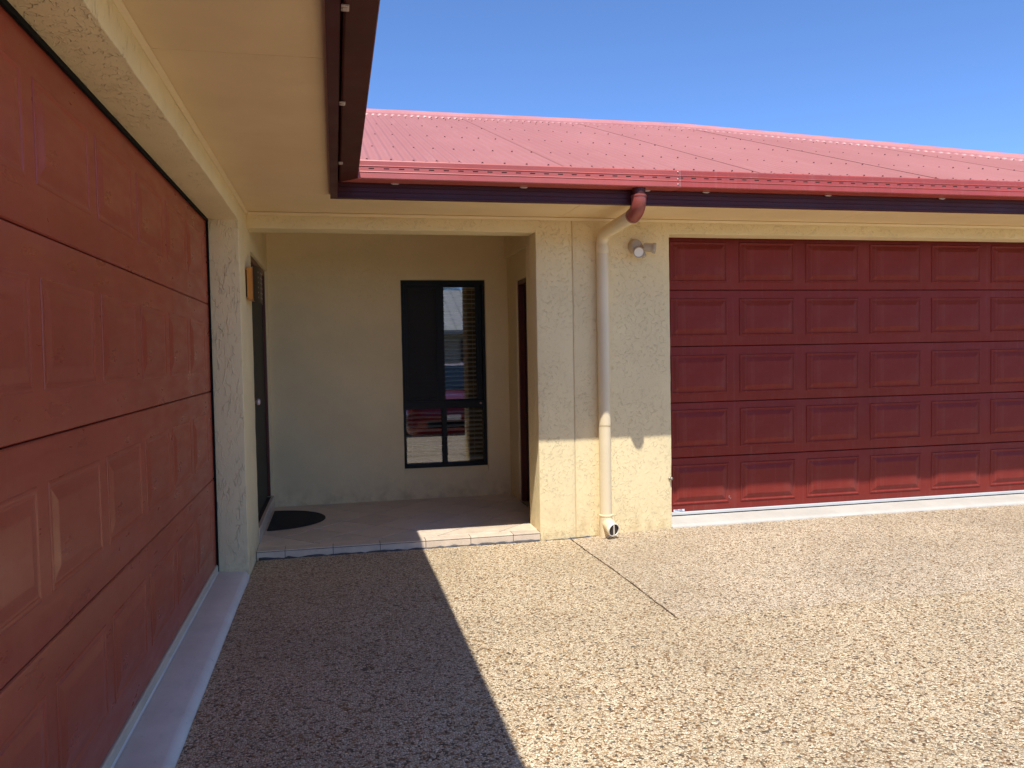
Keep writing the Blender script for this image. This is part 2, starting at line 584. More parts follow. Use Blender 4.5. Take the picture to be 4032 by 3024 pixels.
drive = MB()
drive.add([(-1.2, -4.4, -.135), (13, -4.4, -.135), (13, .35, -.135), (-1.2, .35, -.135)], [(0, 1, 2, 3)])
drive = drive.build('driveway', m_soil, kind='structure')
XJ, YJ = 2.405, -2.085
def slab_grid(name, rects, m, step=.14, drop=.07):
    """cast slabs with a soft arris, following the fall of the ground"""
    mb = MB()
    for (x0, x1, y0, y1, fine) in rects:
        xs, ys = breaks(x0, x1, step if fine else .6), breaks(y0, y1, .05 if fine else .6)
        vs_ = [(x + (.009 * noise.noise(Vector((x * 30, y * 31, 2))) if abs(x - XJ) < .02 else 0), y + (.004 * noise.noise(Vector((x * 23, y, 7))) if abs(y - YJ) < .02 else 0), ground_z(x, y)) for y in ys for x in xs]
        nx = len(xs)
        fs = [(j * nx + i, j * nx + i + 1, (j + 1) * nx + i + 1, (j + 1) * nx + i) for j in range(len(ys) - 1) for i in range(nx - 1)]
        b0 = len(vs_)
        edge = [j * nx for j in range(len(ys) - 1)]
        ring = [i for i in range(nx)] + [j * nx + nx - 1 for j in range(1, len(ys))] + [(len(ys) - 1) * nx + i for i in range(nx - 2, -1, -1)] + [j * nx for j in range(len(ys) - 2, 0, -1)]
        low = [(vs_[k][0], vs_[k][1], vs_[k][2] - drop) for k in ring]
        vs_ += low
        nr = len(ring)
        fs += [(ring[k], b0 + k, b0 + (k + 1) % nr, ring[(k + 1) % nr]) for k in range(nr)]
        mb.add(vs_, fs)
    return mb.build(name, m, drive, smooth=False)
XJ, YJ = 2.405, -2.085
slab_grid('concrete_slab', [(.006, XJ - .006, YJ, -.006, True), (.006, XJ - .005, -16, YJ, False), (XJ - .005, 13, -16, YJ - .002, False)], m_agg)
slab_grid('concrete_slab', [(XJ + .006, 13, YJ + .002, -.004, True)], m_agg_pale)
# dirt and grit packed in the open joint
mb = MB()
rng = random.Random(3)
for k in range(420):
    y = -rng.random() ** .9 * 2.0
    x = XJ + rng.uniform(-.007, .007)
    z = ground_z(x, y) - .006 + rng.uniform(-.003, .004)
    s = rng.uniform(.003, .007)
    mb.add([(x - s, y - s, z), (x + s, y - s * .6, z), (x + s * .7, y + s, z), (x - s * .8, y + s * .8, z), (x, y, z + s)],
           [(0, 1, 4), (1, 2, 4), (2, 3, 4), (3, 0, 4)])
mb.build('joint_grit', m_soil, drive, kind='stuff')
# cracked mortar and mastic where the paving meets the step and the wall
def bead(name, pts, r, m, parent, seed, jit=.5, n=7):
    rg = random.Random(seed)
    path, rs = [], []
    for a, b in zip(pts, pts[1:]):
        L = (Vector(b) - Vector(a)).length
        k = max(2, int(L / .035))
        for i in range(k):
            p = Vector(a).lerp(Vector(b), i / k)
            path.append(p + Vector((0, rg.uniform(-.004, .004), rg.uniform(-.004, .004))))
            rs.append(r * (1 + rg.uniform(-jit, jit)))
    path.append(Vector(pts[-1]))
    rs.append(r)
    mb = MB()
    mb.tube(path, rs, n)
    return mb.build(name, m, parent, smooth=True)
bead('mastic_joint', [(.02, -.016, -.064), (1.0, -.016, -.066), (2.15, -.014, -.066)], .011, m_mastic, drive, 5)
bead('mastic_joint', [(2.20, -.012, -.070), (2.62, -.010, -.062)], .007, m_mastic, drive, 8)

# painted concrete strips under the two garage doors
ap = MB()
ys = breaks(Y_NEAR, Y_JAMB + .0, .12)
rg = random.Random(12)
rows = []
for y in ys:
    j = .003 * noise.noise(Vector((y * 6, 1, 0)))
    rows.append([(X_IN - .03, y, .004), (X_IN + .004, y, .004), (X_IN + .012, y, -.006), (X_IN + .024, y, -.002), (-.032, y, -.013), (-.012 + j, y, -.020), (.004 + j, y, -.044), (.004 + j, y, -.13)])
vsx = [p for r in rows for p in r]
w_ = len(rows[0])
ap.add(vsx, [(i * w_ + k, i * w_ + k + 1, (i + 1) * w_ + k + 1, (i + 1) * w_ + k) for i in range(len(rows) - 1) for k in range(w_ - 1)])
autosmooth(ap.build('door_apron', m_slab, kind='structure'), 40)
ap = MB()
xs = breaks(X_GAR + .002, X_GAR2 - .002, .12)
rows = []
for x in xs:
    j = .003 * noise.noise(Vector((x * 6, 4, 0)))
    zg = ground_z(x, 0) - .002
    rows.append([(x, Y_GAR + .05, .006), (x, Y_GAR - .02, .004), (x, .03, -.014), (x, .010 + j, -.020), (x, -.002 + j, zg + .006), (x, -.002 + j, -.13)])
vsx = [p for r in rows for p in r]
w_ = len(rows[0])
ap.add(vsx, [(i * w_ + k, i * w_ + k + 1, (i + 1) * w_ + k + 1, (i + 1) * w_ + k) for i in range(len(rows) - 1) for k in range(w_ - 1)])
autosmooth(ap.build('door_apron', m_slab_far, kind='structure'), 40)

# ------------------------------------------------------------------ house
house = thing('house', 'single-storey cream rendered house with a red corrugated roof around the driveway', 'house')

# wing with the near garage (wall face X = 0)
dY0, dY1, dZ = .25, 1.757, 2.232                        # entry door opening
us = breaks(-9.0, Y_BACK + .1, .085, (Y_NEAR, Y_JAMB, dY0, dY1))
vz = breaks(-.14, 2.72, .085, (Z_LIN, dZ))
grid_slab('rendered_wall', us, vz,
          lambda u, v: not (Y_NEAR < u < Y_JAMB and v < Z_LIN) and not (dY0 < u < dY1 and v < dZ),
          lambda u, v, w: (-w, u, v), .20, m_vert, house, seed=1, bevel=.004, edge=.0025)
# front wall with beam, pillar and the far garage (wall face Y = 0), split at the control joint
us = breaks(0.0, 2.4545, .085, (X_PIL,))
vz = breaks(-.14, 2.72, .085, (Z_BEAM,))
grid_slab('rendered_wall', us, vz, lambda u, v: not (u < X_PIL and v < Z_BEAM),
          lambda u, v, w: (u, w, v), T_BEAM, m_curl, house, seed=5, bevel=.006, edge=.0015)
us = breaks(2.4610, 9.9, .085, (X_GAR, X_GAR2))
vz = breaks(-.14, 2.72, .085, (Z_GAR,))
grid_slab('rendered_wall', us, vz, lambda u, v: not (X_GAR < u < X_GAR2 and v < Z_GAR),
          lambda u, v, w: (u, w, v), .20, m_curl, house, seed=11, bevel=.005, edge=.0015)
MB().box((2.450, .006, -.1), (2.466, .1, 2.5)).build('control_joint', m_sealant, house)
# rear part of the pillar
MB().box((X_PIL, T_BEAM, -.1), (2.9, T_PIL, 2.72)).build('rendered_wall', m_vert, house)
# porch: back wall with the window opening
WX0, WX1, WZ0, WZ1 = 1.247, 2.086, .300, 2.160
ZSILL = .244
us = breaks(-.05, 2.7, .085, (WX0, WX1))
vz = breaks(-.1, 2.72, .085, (ZSILL, WZ1))
grid_slab('rendered_wall', us, vz, lambda u, v: not (WX0 < u < WX1 and ZSILL < v < WZ1),
          lambda u, v, w: (u, Y_BACK + w, v), .13, m_fine, house, seed=21, bevel=.004, edge=.001)
# porch: side wall with a door opening and the header above
sY0, sY1, sZ = .42, 1.384, 2.112
us = breaks(T_PIL, Y_BACK, .085, (sY0, sY1))
vz = breaks(-.1, 2.372, .085, (sZ,))
grid_slab('rendered_wall', us, vz, lambda u, v: not (sY0 < u < sY1 and v < sZ),
          lambda u, v, w: (X_SIDE + w, u, v), .15, m_fine, house, seed=31, bevel=.004, edge=.001)
MB().box((2.289, T_PIL, 2.372), (2.46, Y_BACK, 2.72)).build('door_header', m_fine, house, bevel=.004)

# soffit boards, cover strips
def board(name, a, b, parent=house, m=None):
    return MB().box(a, b).build(name, m or m_soffit, parent, bevel=.0015, seg=1)
zt = Z_SOF + .007
for y0, y1 in ((-9.0, -5.602), (-5.598, -3.167), (-3.163, -.702)):
    board('soffit_board', (.001, y0, Z_SOF), (.606, y1, zt))
for x0, x1 in ((.001, 2.362), (2.365, 4.74), (4.743, 7.1), (7.103, 10.3)):
    board('soffit_board', (x0, -.699, Z_SOF), (x1, -.001, zt))
board('porch_ceiling', (.001, T_BEAM + .001, 2.690), (2.30, Y_BACK - .001, 2.70))
def strip(a, b, nvec):
    """small cover bead between wall and soffit"""
    a, b, nvec = Vector(a), Vector(b), Vector(nvec)
    mb = MB()
    prof = [(0, 0), (.017, 0), (.017, -.005), (.010, -.013), (.004, -.021), (0, -.021)]
    vs_ = [p + nvec * d + Vector((0, 0, z)) for p in (a, b) for d, z in prof]
    n = len(prof)
    mb.add(vs_, [(i, i + 1, n + i + 1, n + i) for i in range(n - 1)] + [tuple(range(n)), tuple(range(n, 2 * n))])
    return mb.build('cover_strip', m_trim, house)
strip((.0005, -9, Z_SOF - .003), (.0005, -.018, Z_SOF - .003), (1, 0, 0))
strip((.018, -.0005, Z_SOF - .003), (9.9, -.0005, Z_SOF - .003), (0, -1, 0))

# fascia boards with pressed ribs
FX0, FX1, FY0, FY1, FZ0 = .602, .643, -.755, -.715, 2.452
def fascia_run(axis):
    mb = MB()
    ribs = [(0, FZ0), (.004, FZ0 - .001), (.004, FZ0 + .010), (0, FZ0 + .013), (0, FZ0 + .038), (-.003, FZ0 + .040), (-.003, FZ0 + .043), (0, FZ0 + .045), (0, FZ0 + .070), (-.003, FZ0 + .072), (-.003, FZ0 + .075), (0, FZ0 + .077), (0, FZ0 + .22)]
    if axis == 'x':
        ends = (FX0, 10.3)
        def P(t, d, z): return (t, FY0 - d, z)
        inner = [(FZ0, FY1), (FZ0 + .22, FY1)]
    else:
        ends = (-9.0, FY0 - .001)
        def P(t, d, z): return (FX1 + d, t, z)
        inner = [(FZ0, FX0), (FZ0 + .22, FX0)]
    prof = [(d, z) for d, z in ribs]
    th = .041
    prof += [(-th, FZ0 + .22), (-th, FZ0)]
    n = len(prof)
    vs_ = [P(t, d, z) for t in ends for d, z in prof]
    mb.add(vs_, [(i, (i + 1) % n, n + (i + 1) % n, n + i) for i in range(n)] + [tuple(range(n)), tuple(range(n, 2 * n))])
    return mb.build('fascia', m_fascia, house)
fascia_run('x')
fascia_run('y')

# gutters, with a row of overflow slots in the front face
GX, GY, GT = .777, -.875, 2.674
PROF = [(.018, -.010), (.012, 0), (.003, .001), (0, -.005), (.002, -.033), (-.0025, -.038), (.001, -.043), (.001, -.050), (.001, -.058), (.001, -.070), (-.002, -.075), (.001, -.081), (0, -.112), (.004, -.118), (.108, -.121), (.116, -.117), (.1165, -.01)]
SLOT = 7                                             # profile face (between 7 and 8) that is pierced
def gutter_run(pos, ts, m, slots=(), grow=0.0):
    """pos(t, d, z) -> point; ts: stations along the run; quads of the slot band inside a slot are left open"""
    mb = MB()
    n = len(PROF)
    vs_ = []
    for k, t in enumerate(ts):
        for d, z in PROF:
            vs_.append(pos(t, d - (grow if d < .05 else -grow), GT + z - (grow if z < -.1 else 0)))
    fs = []
    for i in range(len(ts) - 1):
        mid = (ts[i] + ts[i + 1]) / 2
        for k in range(n - 1):
            if k == SLOT and any(a < mid < b for a, b in slots):
                continue
            fs.append((i * n + k, i * n + k + 1, (i + 1) * n + k + 1, (i + 1) * n + k))
    mb.add(vs_, fs)
    return mb.build('gutter', m, house, fix=True)
slots = [(.863 + .0968 * k - .0175, .863 + .0968 * k + .0175) for k in range(95)]
def gut_x(t, d, z):
    x = t if t > GX + .15 else t - (d if abs(t - GX) < 1e-6 else 0)
    return (x, GY + d, z)
def xstations(a, b):
    s = sorted({a, b} | {p for q in slots for p in q if a < p < b})
    return s
g_old = gutter_run(gut_x, xstations(GX, 2.984), m_gut_old, slots, grow=.0012)
g_new = gutter_run(gut_x, xstations(2.940, 10.3), m_gut_new, slots)
def gut_y(t, d, z):
    y = t + (d if abs(t - GY) < 1e-6 else 0)
    return (GX - d, y, z)
g_side = gutter_run(gut_y, [-9.0, -4.0, GY], m_gut_dark)
# rivets and sealant of the overlap joint
for z in (-.012, -.062, -.098):
    mb = MB()
    mb.lathe([(.006, 0), (.005, .003), (0.0005, .004)], (2.970, GY - .001, GT + z), (0, -1, 0), 8)
    mb.build('rivet', m_clip, g_old, smooth=True)
mb = MB()
pp = [(2.986, GY + d - .0025, GT + z) for d, z in PROF[1:15]]
mb.tube(pp, .0022, 5)
mb.build('joint_sealant', simple('gutter_sealant', (.50, .26, .24), .5), g_old)
# stop-end mitre plate and clips
def clip(p, size, parent):
    mb = MB()
    x, y, z = p
    sx, sy, sz = size
    mb.box((x - sx, y - sy, z - sz), (x + sx, y + sy, z + sz))
    mb.box((x - sx * .7, y - sy * .6, z - sz - .004), (x + sx * .7, y + sy * .6, z - sz + .0005))
    return mb.build('gutter_clip', m_clip, parent, bevel=.001, seg=1)
for y in (-4.45, -3.448, -2.438, -1.303):
    clip((.666, y, 2.549), (.013, .022, .003), g_side)
for x in (1.02, 1.89, 2.78, 3.23, 4.21, 5.19, 6.2, 7.2):
    clip((x, GY + .102, 2.549), (.026, .006, .003), g_old if x < 2.9 else g_new)

# ---- roof
TAN = .3600
EY, EZ = -.835, 2.675                                  # eave edge of the front plane
RY, RX2 = 3.70, 5.02                                   # ridge line, ridge end (hip starts)
def zr(d):                                             # height of a roof plane d metres in from its eave
    return EZ + TAN * d
XE = .735                                              # eave of the side wing
RXW = XE - (RY - EY)                                   # ridge of the side wing
ZRID = zr(RY - EY)
rf = MB()
BX = 10.34
hipx = BX
lo = .05
rf.add([(XE, EY, EZ - lo), (BX - .8, EY, EZ - lo), (RX2, RY, ZRID - lo), (RXW, RY, ZRID - lo)], [(0, 1, 2, 3)])
rf.add([(XE, EY, EZ - lo), (RXW, RY, ZRID - lo), (RXW, -9.2, ZRID - lo), (XE, -9.2, EZ - lo)], [(0, 1, 2, 3)])
rf.add([(RX2, RY, ZRID - lo), (BX - .8, EY, EZ - lo), (BX - .8, 2 * RY - EY, EZ - lo)], [(0, 1, 2)])
rf.add([(RXW, RY, ZRID - lo), (RX2, RY, ZRID - lo), (BX - .8, 2 * RY - EY, EZ - lo), (2 * RXW - XE, 2 * RY - EY, EZ - lo)], [(0, 1, 2, 3)])
rf.add([(RXW, RY, ZRID - lo), (2 * RXW - XE, 2 * RY - EY, EZ - lo), (2 * RXW - XE, -9.2, EZ - lo), (RXW, -9.2, ZRID - lo)], [(0, 1, 2, 3)])
rf.add([(XE, -9.2, EZ - lo), (RXW, -9.2, ZRID - lo), (2 * RXW - XE, -9.2, EZ - lo)], [(0, 1, 2)])
roof = rf.build('roof', simple('roof_underlay', (.12, .05, .045), .8), house, fix=False)
HX0 = BX - .8                                          # hip foot at the eave
def top_y(x):                                          # where the sheet ends: ridge or hip
    return RY if x <= RX2 else RY - (RY - EY) * (x - RX2) / (HX0 - RX2)
def bot_y(x):                                          # eave, or valley towards the side wing
    return EY if x >= XE else EY + (XE - x)
PITCH_C, AMP = .0762, .0082
def sheet(x0, x1, lap):
    mb = MB()
    n = int(round((x1 - x0) / PITCH_C * 8))
    xs = [x0 + (x1 - x0) * i / n for i in range(n + 1)]
    vs_ = []
    for x in xs:
        a, b = bot_y(x), max(bot_y(x) + .01, top_y(x) - .03)
        o = AMP * math.cos(2 * math.pi * x / PITCH_C) + lap
        for t in (0, .25, .5, .75, 1):
            y = a + (b - a) * t
            vs_.append((x, y - o * .34, zr(y - EY) + o * .94))
    fs = [(i * 5 + k, (i + 1) * 5 + k, (i + 1) * 5 + k + 1, i * 5 + k + 1) for i in range(n) for k in range(4)]
    mb.add(vs_, fs)
    return mb.build('roof_sheet', m_roof, roof, smooth=True, fix=True)
W = .7296
xa = 1.4537 - 6 * W
k = 0
while xa < HX0 - .05:
    a, b = max(xa, RXW + .05), min(xa + W + .030, HX0 - .02)
    if b - a > .08:
        sheet(a, b, .0028 if k % 2 else 0.0)
    xa += W
    k += 1
# side wing sheets (plane climbing towards -X)
def sheet_side(y0, y1, lap):
    mb = MB()
    n = int(round((y1 - y0) / PITCH_C * 8))
    vs_ = []
    ys = [y0 + (y1 - y0) * i / n for i in range(n + 1)]
    for y in ys:
        xb = XE if y <= EY else XE - (y - EY)
        o = AMP * math.cos(2 * math.pi * y / PITCH_C) + lap
        for x in (xb, min(xb - .01, RXW + .03)):
            vs_.append((x + o * .34, y, zr(XE - x) + o * .94))
    mb.add(vs_, [(i * 2, i * 2 + 1, i * 2 + 3, i * 2 + 2) for i in range(n)])
    return mb.build('roof_sheet', m_roof, roof, smooth=True)
ya, k = -9.2, 0
while ya < RY - .1:
    sheet_side(ya, min(ya + W + .03, RY - .05), .0028 if k % 2 else 0)
    ya += W
    k += 1
# roof screws: one row per batten, on every second corrugation
mb = MB()
x_first = math.ceil(-3.0 / PITCH_C) * PITCH_C
for row, y in enumerate((-.80, -.03, .985, 2.09, 3.10)):
    for k in range(85):
        x = x_first + 2 * PITCH_C * k + (PITCH_C if row % 2 else 0)
        if y < bot_y(x) + .03 or y > top_y(x) - .15:
            continue
        jx, jy = rng.uniform(-.004, .004), rng.uniform(-.014, .014)
        c = Vector((x + jx, y + jy - AMP * .34, zr(y + jy - EY) + AMP * .94))
        nrm = Vector((0, -TAN, 1)).normalized()
        mb.lathe([(.0085, 0), (.0085, .0015), (.0060, .0025), (.0060, .008), (.001, .0085)], c, nrm, 6)
mb.build('roof_screws', m_screw, roof, kind='stuff')
# ridge and hip capping: rolled top, scribed lower edge
def capping(p0, p1, across, down, w, m, parent, wave=True):
    p0, p1 = Vector(p0), Vector(p1)
    L = (p1 - p0).length
    n = int(L / .0127)
    mb = MB()
    vs_ = []
    A, D = Vector(across).normalized(), Vector(down).normalized()
    nz = Vector((0, 0, 1))
    N = (p1 - p0).normalized().cross(D)
    if N.z < 0:
        N = -N
    for i in range(n + 1):
        p = p0.lerp(p1, i / n)
        s = i * L / n
        wv = .006 * math.cos(2 * math.pi * s / PITCH_C) if wave else 0
        jag = (.010 if (i // 3) % 2 else 0) + .004 * noise.noise(Vector((s * 9, 0, 0)))
        prof = [p + nz * .050, p + nz * .045 + D * .020, p + D * .034 + N * .026, p + D * (w * .75) + N * .016,
                p + D * w + N * .014, p + D * (w + .004) + N * .004, p + D * (w + .012 + jag) + N * (wv - .012)]
        vs_ += prof
    k = 7
    mb.add(vs_, [(i * k + j, i * k + j + 1, (i + 1) * k + j + 1, (i + 1) * k + j) for i in range(n) for j in range(k - 1)])
    # far wing, plain
    q = [(p0 + nz * .050), (p1 + nz * .050), (p1 - Vector((D.x, D.y, -D.z)) * w), (p0 - Vector((D.x, D.y, -D.z)) * w)]
    mb.add(q, [(0, 1, 2, 3)])
    return mb.build('ridge_capping', m, parent, fix=True)
cl = Vector((0, -1, -TAN))
ztop = ZRID + .012
for a, b in ((RXW, -.6), (-.62, 1.75), (1.73, RX2)):
    autosmooth(capping((a, RY, ztop + (.002 if a == -.62 else 0)), (b, RY, ztop + (.002 if a == -.62 else 0)), (0, 1, 0), cl, .135, m_cap, roof), 40)
hv = Vector((HX0 - RX2, EY - RY, EZ - ZRID))
hd = Vector((-(RY - EY), -(HX0 - RX2), 0)).normalized()
# direction on the front plane at right angles to the hip
e = hv.normalized()
nf = Vector((0, -TAN, 1)).normalized()
hd = nf.cross(e)
if hd.x > 0:
    hd = -hd
h0 = Vector((RX2, RY, ztop))
h1 = Vector((HX0, EY, EZ + .018))
hm = h0.lerp(h1, .42)
autosmooth(capping(h0 + Vector((0, 0, .002)), hm + e * .03 + Vector((0, 0, .002)), (0, 1, 0), hd, .13, m_cap, roof), 40)
autosmooth(capping(hm, h1, (0, 1, 0), hd, .13, m_cap, roof), 40)

# ---- porch floor: bed, diagonal tiles, nosing and riser tiles
bed = MB().box((.0, -.003, -.14), (X_PIL - .0005, .30, -.010)).box((.0, .30, -.14), (X_SIDE + .02, Y_BACK + .01, -.010)).build('porch_floor', m_grout, house)
def clip_poly(poly, x0, x1, y0, y1):
    def cut(P, f, inter):
        out = []
        for i in range(len(P)):
            a, b = P[i], P[(i + 1) % len(P)]
            ia, ib = f(a), f(b)
            if ia:
                out.append(a)
            if ia != ib:
                out.append(inter(a, b))
        return out
    def ix(x): return lambda a, b: (x, a[1] + (b[1] - a[1]) * (x - a[0]) / (b[0] - a[0]))
    def iy(y): return lambda a, b: (a[0] + (b[0] - a[0]) * (y - a[1]) / (b[1] - a[1]), y)
    for f, g in ((lambda p: p[0] >= x0, ix(x0)), (lambda p: p[0] <= x1, ix(x1)), (lambda p: p[1] >= y0, iy(y0)), (lambda p: p[1] <= y1, iy(y1))):
        if len(poly) < 3:
            return []
        poly = cut(poly, f, g)
    return poly
def prism(name, poly, z0, z1, m, parent, bevel=.0015):
    mb = MB()
    n = len(poly)
    mb.add([(x, y, z0) for x, y in poly] + [(x, y, z1) for x, y in poly],
           [tuple(range(n))[::-1], tuple(range(n, 2 * n))] + [(i, (i + 1) % n, n + (i + 1) % n, n + i) for i in range(n)])
    return mb.build(name, m, parent, bevel=bevel, seg=1)
HD = .2475
for i in range(-4, 9):
    for j in range(-4, 9):
        if (i + j) % 2:
            continue
        cx, cy = .66 + i * HD, .66 + j * .25
        g = .0068
        poly = [(cx - HD + g, cy), (cx, cy - .25 + g), (cx + HD - g, cy), (cx, cy + .25 - g)]
        poly = clip_poly(poly, .003, X_SIDE - .002, .112, Y_BACK - .002)
        if len(poly) < 3:
            continue
        area = abs(sum(poly[k][0] * poly[(k + 1) % len(poly)][1] - poly[(k + 1) % len(poly)][0] * poly[k][1] for k in range(len(poly)))) / 2
        if area > .0008:
            prism('tile', poly, -.009, rng.uniform(-.0006, .0006), m_tile, bed)
tx = [.003, .206, .554, .904, 1.25, 1.6, 1.939, X_PIL - .003]
for a, b in zip(tx, tx[1:]):
    MB().box((a + .002, -.012, -.009), (b - .002, .108, .0005)).build('nosing_tile', m_tile, bed, bevel=.002)
    MB().box((a + .002, -.011, -.120), (b - .002, -.003, -.013)).build('riser_tile', m_tile, bed, bevel=.001, seg=1)

# ---- entry door in the side of the porch (seen edge-on), with tiled threshold
ent = MB().box((-.19, dY0 + .045, .125), (-.120, dY1 - .045, dZ - .05)).build('entry_door', m_door_dark, house, bevel=.003)
MB().box((-.198, dY0 + .001, .119), (-.022, dY0 + .045, dZ - .001)).build('door_frame', m_door_frame, ent, bevel=.003)
MB().box((-.198, dY1 - .045, .119), (-.022, dY1 - .001, dZ - .001)).build('door_frame', m_door_frame, ent, bevel=.003)
MB().box((-.198, dY0 + .045, dZ - .05), (-.022, dY1 - .045, dZ - .001)).build('door_frame', m_door_frame, ent, bevel=.003)
MB().box((-.070, dY0 + .046, .122), (-.045, dY1 - .046, dZ - .052)).build('screen_door', m_frame, ent, bevel=.002)
mb = MB()
mb.lathe([(.022, 0), (.022, .008), (.010, .010), (.010, .045), (.024, .052), (.026, .064), (.018, .074), (.001, .076)], (-.045, .36, 1.08), (1, 0, 0), 16)
mb.build('door_handle', m_clip, ent, smooth=True)
thr = MB().box((-.2, dY0 - .0, -.02), (.0, Y_BACK - .001, .105)).build('threshold', m_grout, house)
for a, b in ((dY0 + .002, .60), (.604, .954), (.958, 1.308), (1.312, Y_BACK - .003)):
    MB().box((-.018, a, .104), (.008, b, .115)).build('tile', m_tile, thr, bevel=.0015, seg=1)
    MB().box((-.001, a, .003), (.007, b, .101)).build('tile', m_tile, thr, bevel=.0015, seg=1)

# ---- side door inside the porch
sd = MB().box((X_SIDE + .062, sY0 + .04, .012), (X_SIDE + .10, sY1 - .04, sZ - .045)).build('side_door', m_door_dark, house, bevel=.003)
MB().box((X_SIDE + .012, sY1 - .040, .004), (X_SIDE + .14, sY1 - .001, sZ - .001)).build('door_frame', m_door_frame, sd, bevel=.003)
MB().box((X_SIDE + .012, sY0 + .001, .004), (X_SIDE + .14, sY0 + .040, sZ - .001)).build('door_frame', m_door_frame, sd, bevel=.003)
MB().box((X_SIDE + .012, sY0 + .040, sZ - .045), (X_SIDE + .14, sY1 - .040, sZ - .001)).build('door_frame', m_door_frame, sd, bevel=.003)
for z0, z1 in ((.18, .95), (1.05, 1.95)):
    MB().box((X_SIDE + .052, sY0 + .16, z0), (X_SIDE + .0625, sY1 - .16, z1)).build('door_panel', m_door_dark, sd, bevel=.004)

# ---- window: black aluminium, fly screen, panes, venetian blind, dark room behind
YF = 1.832
fr = MB()
fw_ = .030
fr.box((WX0 + .001, YF, WZ0 + .001), (WX0 + fw_, YF + .07, WZ1 - .001))
fr.box((WX1 - fw_, YF, WZ0 + .001), (WX1 - .001, YF + .07, WZ1 - .001))
fr.box((WX0 + fw_, YF, WZ1 - .045), (WX1 - fw_, YF + .07, WZ1 - .001))
fr.box((WX0 + fw_, YF, WZ0 + .001), (WX1 - fw_, YF + .07, WZ0 + .042))
fr.box((WX0 + fw_, YF - .002, .884), (WX1 - fw_, YF + .068, .962))
fr.box((1.634, YF - .001, WZ0 + .042), (1.682, YF + .06, .884))
win = fr.build('window', m_frame, house, bevel=.0015, seg=1)
MB().add([(x, y, z) for x in (WX0 + .001, WX1 - .001) for y, z in ((Y_BACK + .004, ZSILL + .003), (YF + .004, WZ0 - .001), (YF + .08, WZ0 - .001), (YF + .08, ZSILL), (Y_BACK + .004, ZSILL))],
         [(0, 1, 6, 5), (1, 2, 7, 6), (2, 3, 8, 7), (3, 4, 9, 8), (4, 0, 5, 9), (0, 1, 2, 3, 4), (5, 6, 7, 8, 9)]).build('window_sill', m_fine, win)
def sash(x0, x1, z0, z1, y, wl, wr, wt, wb, name='sash'):
    mb = MB()
    mb.box((x0, y, z0), (x0 + wl, y + .022, z1))
    mb.box((x1 - wr, y, z0), (x1, y + .022, z1))
    mb.box((x0 + wl, y, z1 - wt), (x1 - wr, y + .022, z1))
    mb.box((x0 + wl, y, z0), (x1 - wr, y + .022, z0 + wb))
    return mb.build(name, m_frame, win, bevel=.0015, seg=1)
sash(WX0 + fw_ + .001, 1.672, .963, WZ1 - .046, YF + .004, .030, .075, .030, .020, 'screen_frame')
MB().box((WX0 + fw_ + .031, YF + .012, .984), (1.597, YF + .0128, WZ1 - .077)).build('fly_screen', m_screen, win)
sash(1.645, WX1 - fw_ - .001, .963, WZ1 - .046, YF + .030, .028, .060, .020, .012)
for x0, x1, z0, z1, y in ((1.672, 1.996, .974, WZ1 - .065, .042), (WX0 + fw_ + .002, 1.646, .964, WZ1 - .048, .058), (WX0 + fw_, 1.634, WZ0 + .043, .884, .040), (1.682, WX1 - fw_, WZ0 + .043, .884, .040)):
    MB().add([(x0, YF + y, z0), (x1, YF + y, z0), (x1, YF + y, z1), (x0, YF + y, z1)], [(0, 1, 2, 3)]).build('pane', m_glass, win, fix=False)
mb = MB()
mb.lathe([(.010, 0), (.010, .004), (.004, .005), (.004, .02), (.008, .022), (.008, .03), (.001, .031)], (2.025, YF - .002, .93), (0, -1, 0), 10)
mb.build('window_catch', m_clip, win, smooth=True)
sl0 = MB()
dd, hh = .024, .0030
A_, B_, C_ = -.009, .001, .004
sl0.add([(0, -dd, A_), (0, 0, B_), (0, dd, C_), (.775, -dd, A_), (.775, 0, B_), (.775, dd, C_),
         (0, -dd, A_ - hh), (0, 0, B_ - hh), (0, dd, C_ - hh), (.775, -dd, A_ - hh), (.775, 0, B_ - hh), (.775, dd, C_ - hh)],
        [(0, 3, 4, 1), (1, 4, 5, 2), (6, 7, 10, 9), (7, 8, 11, 10), (0, 6, 9, 3), (2, 5, 11, 8), (0, 1, 7, 6), (1, 2, 8, 7), (3, 9, 10, 4), (4, 10, 11, 5)])
slat0 = sl0.build('blind_slat', m_blind, win)
slat0.location = (1.28, YF + .115, 2.075)
z = 2.075 - .0455
while z > .385:
    s_ = share('blind_slat', slat0, win, (1.28, YF + .115, z + rng.uniform(-.001, .001)))
    s_.rotation_euler = (0, rng.uniform(-.002, .002), 0)
    z -= .0455
MB().box((1.278, YF + .090, 2.085), (2.058, YF + .135, 2.120)).build('blind_rail', m_blind, win, bevel=.003)
MB().box((1.278, YF + .092, .352), (2.058, YF + .140, .372)).build('blind_rail', m_blind, win, bevel=.003)
for x in (1.34, 1.97):
    MB().tube([(x, YF + .088, 2.1), (x, YF + .088, .36)], .0013, 6).build('blind_cord', m_blind, win)
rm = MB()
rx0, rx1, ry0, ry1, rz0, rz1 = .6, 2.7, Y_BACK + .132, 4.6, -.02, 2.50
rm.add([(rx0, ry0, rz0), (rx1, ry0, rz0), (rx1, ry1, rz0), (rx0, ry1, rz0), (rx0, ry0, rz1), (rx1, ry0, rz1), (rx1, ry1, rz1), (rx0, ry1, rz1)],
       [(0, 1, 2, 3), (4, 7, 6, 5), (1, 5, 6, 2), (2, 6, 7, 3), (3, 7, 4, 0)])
rm.build('room', m_room, house, fix=False)
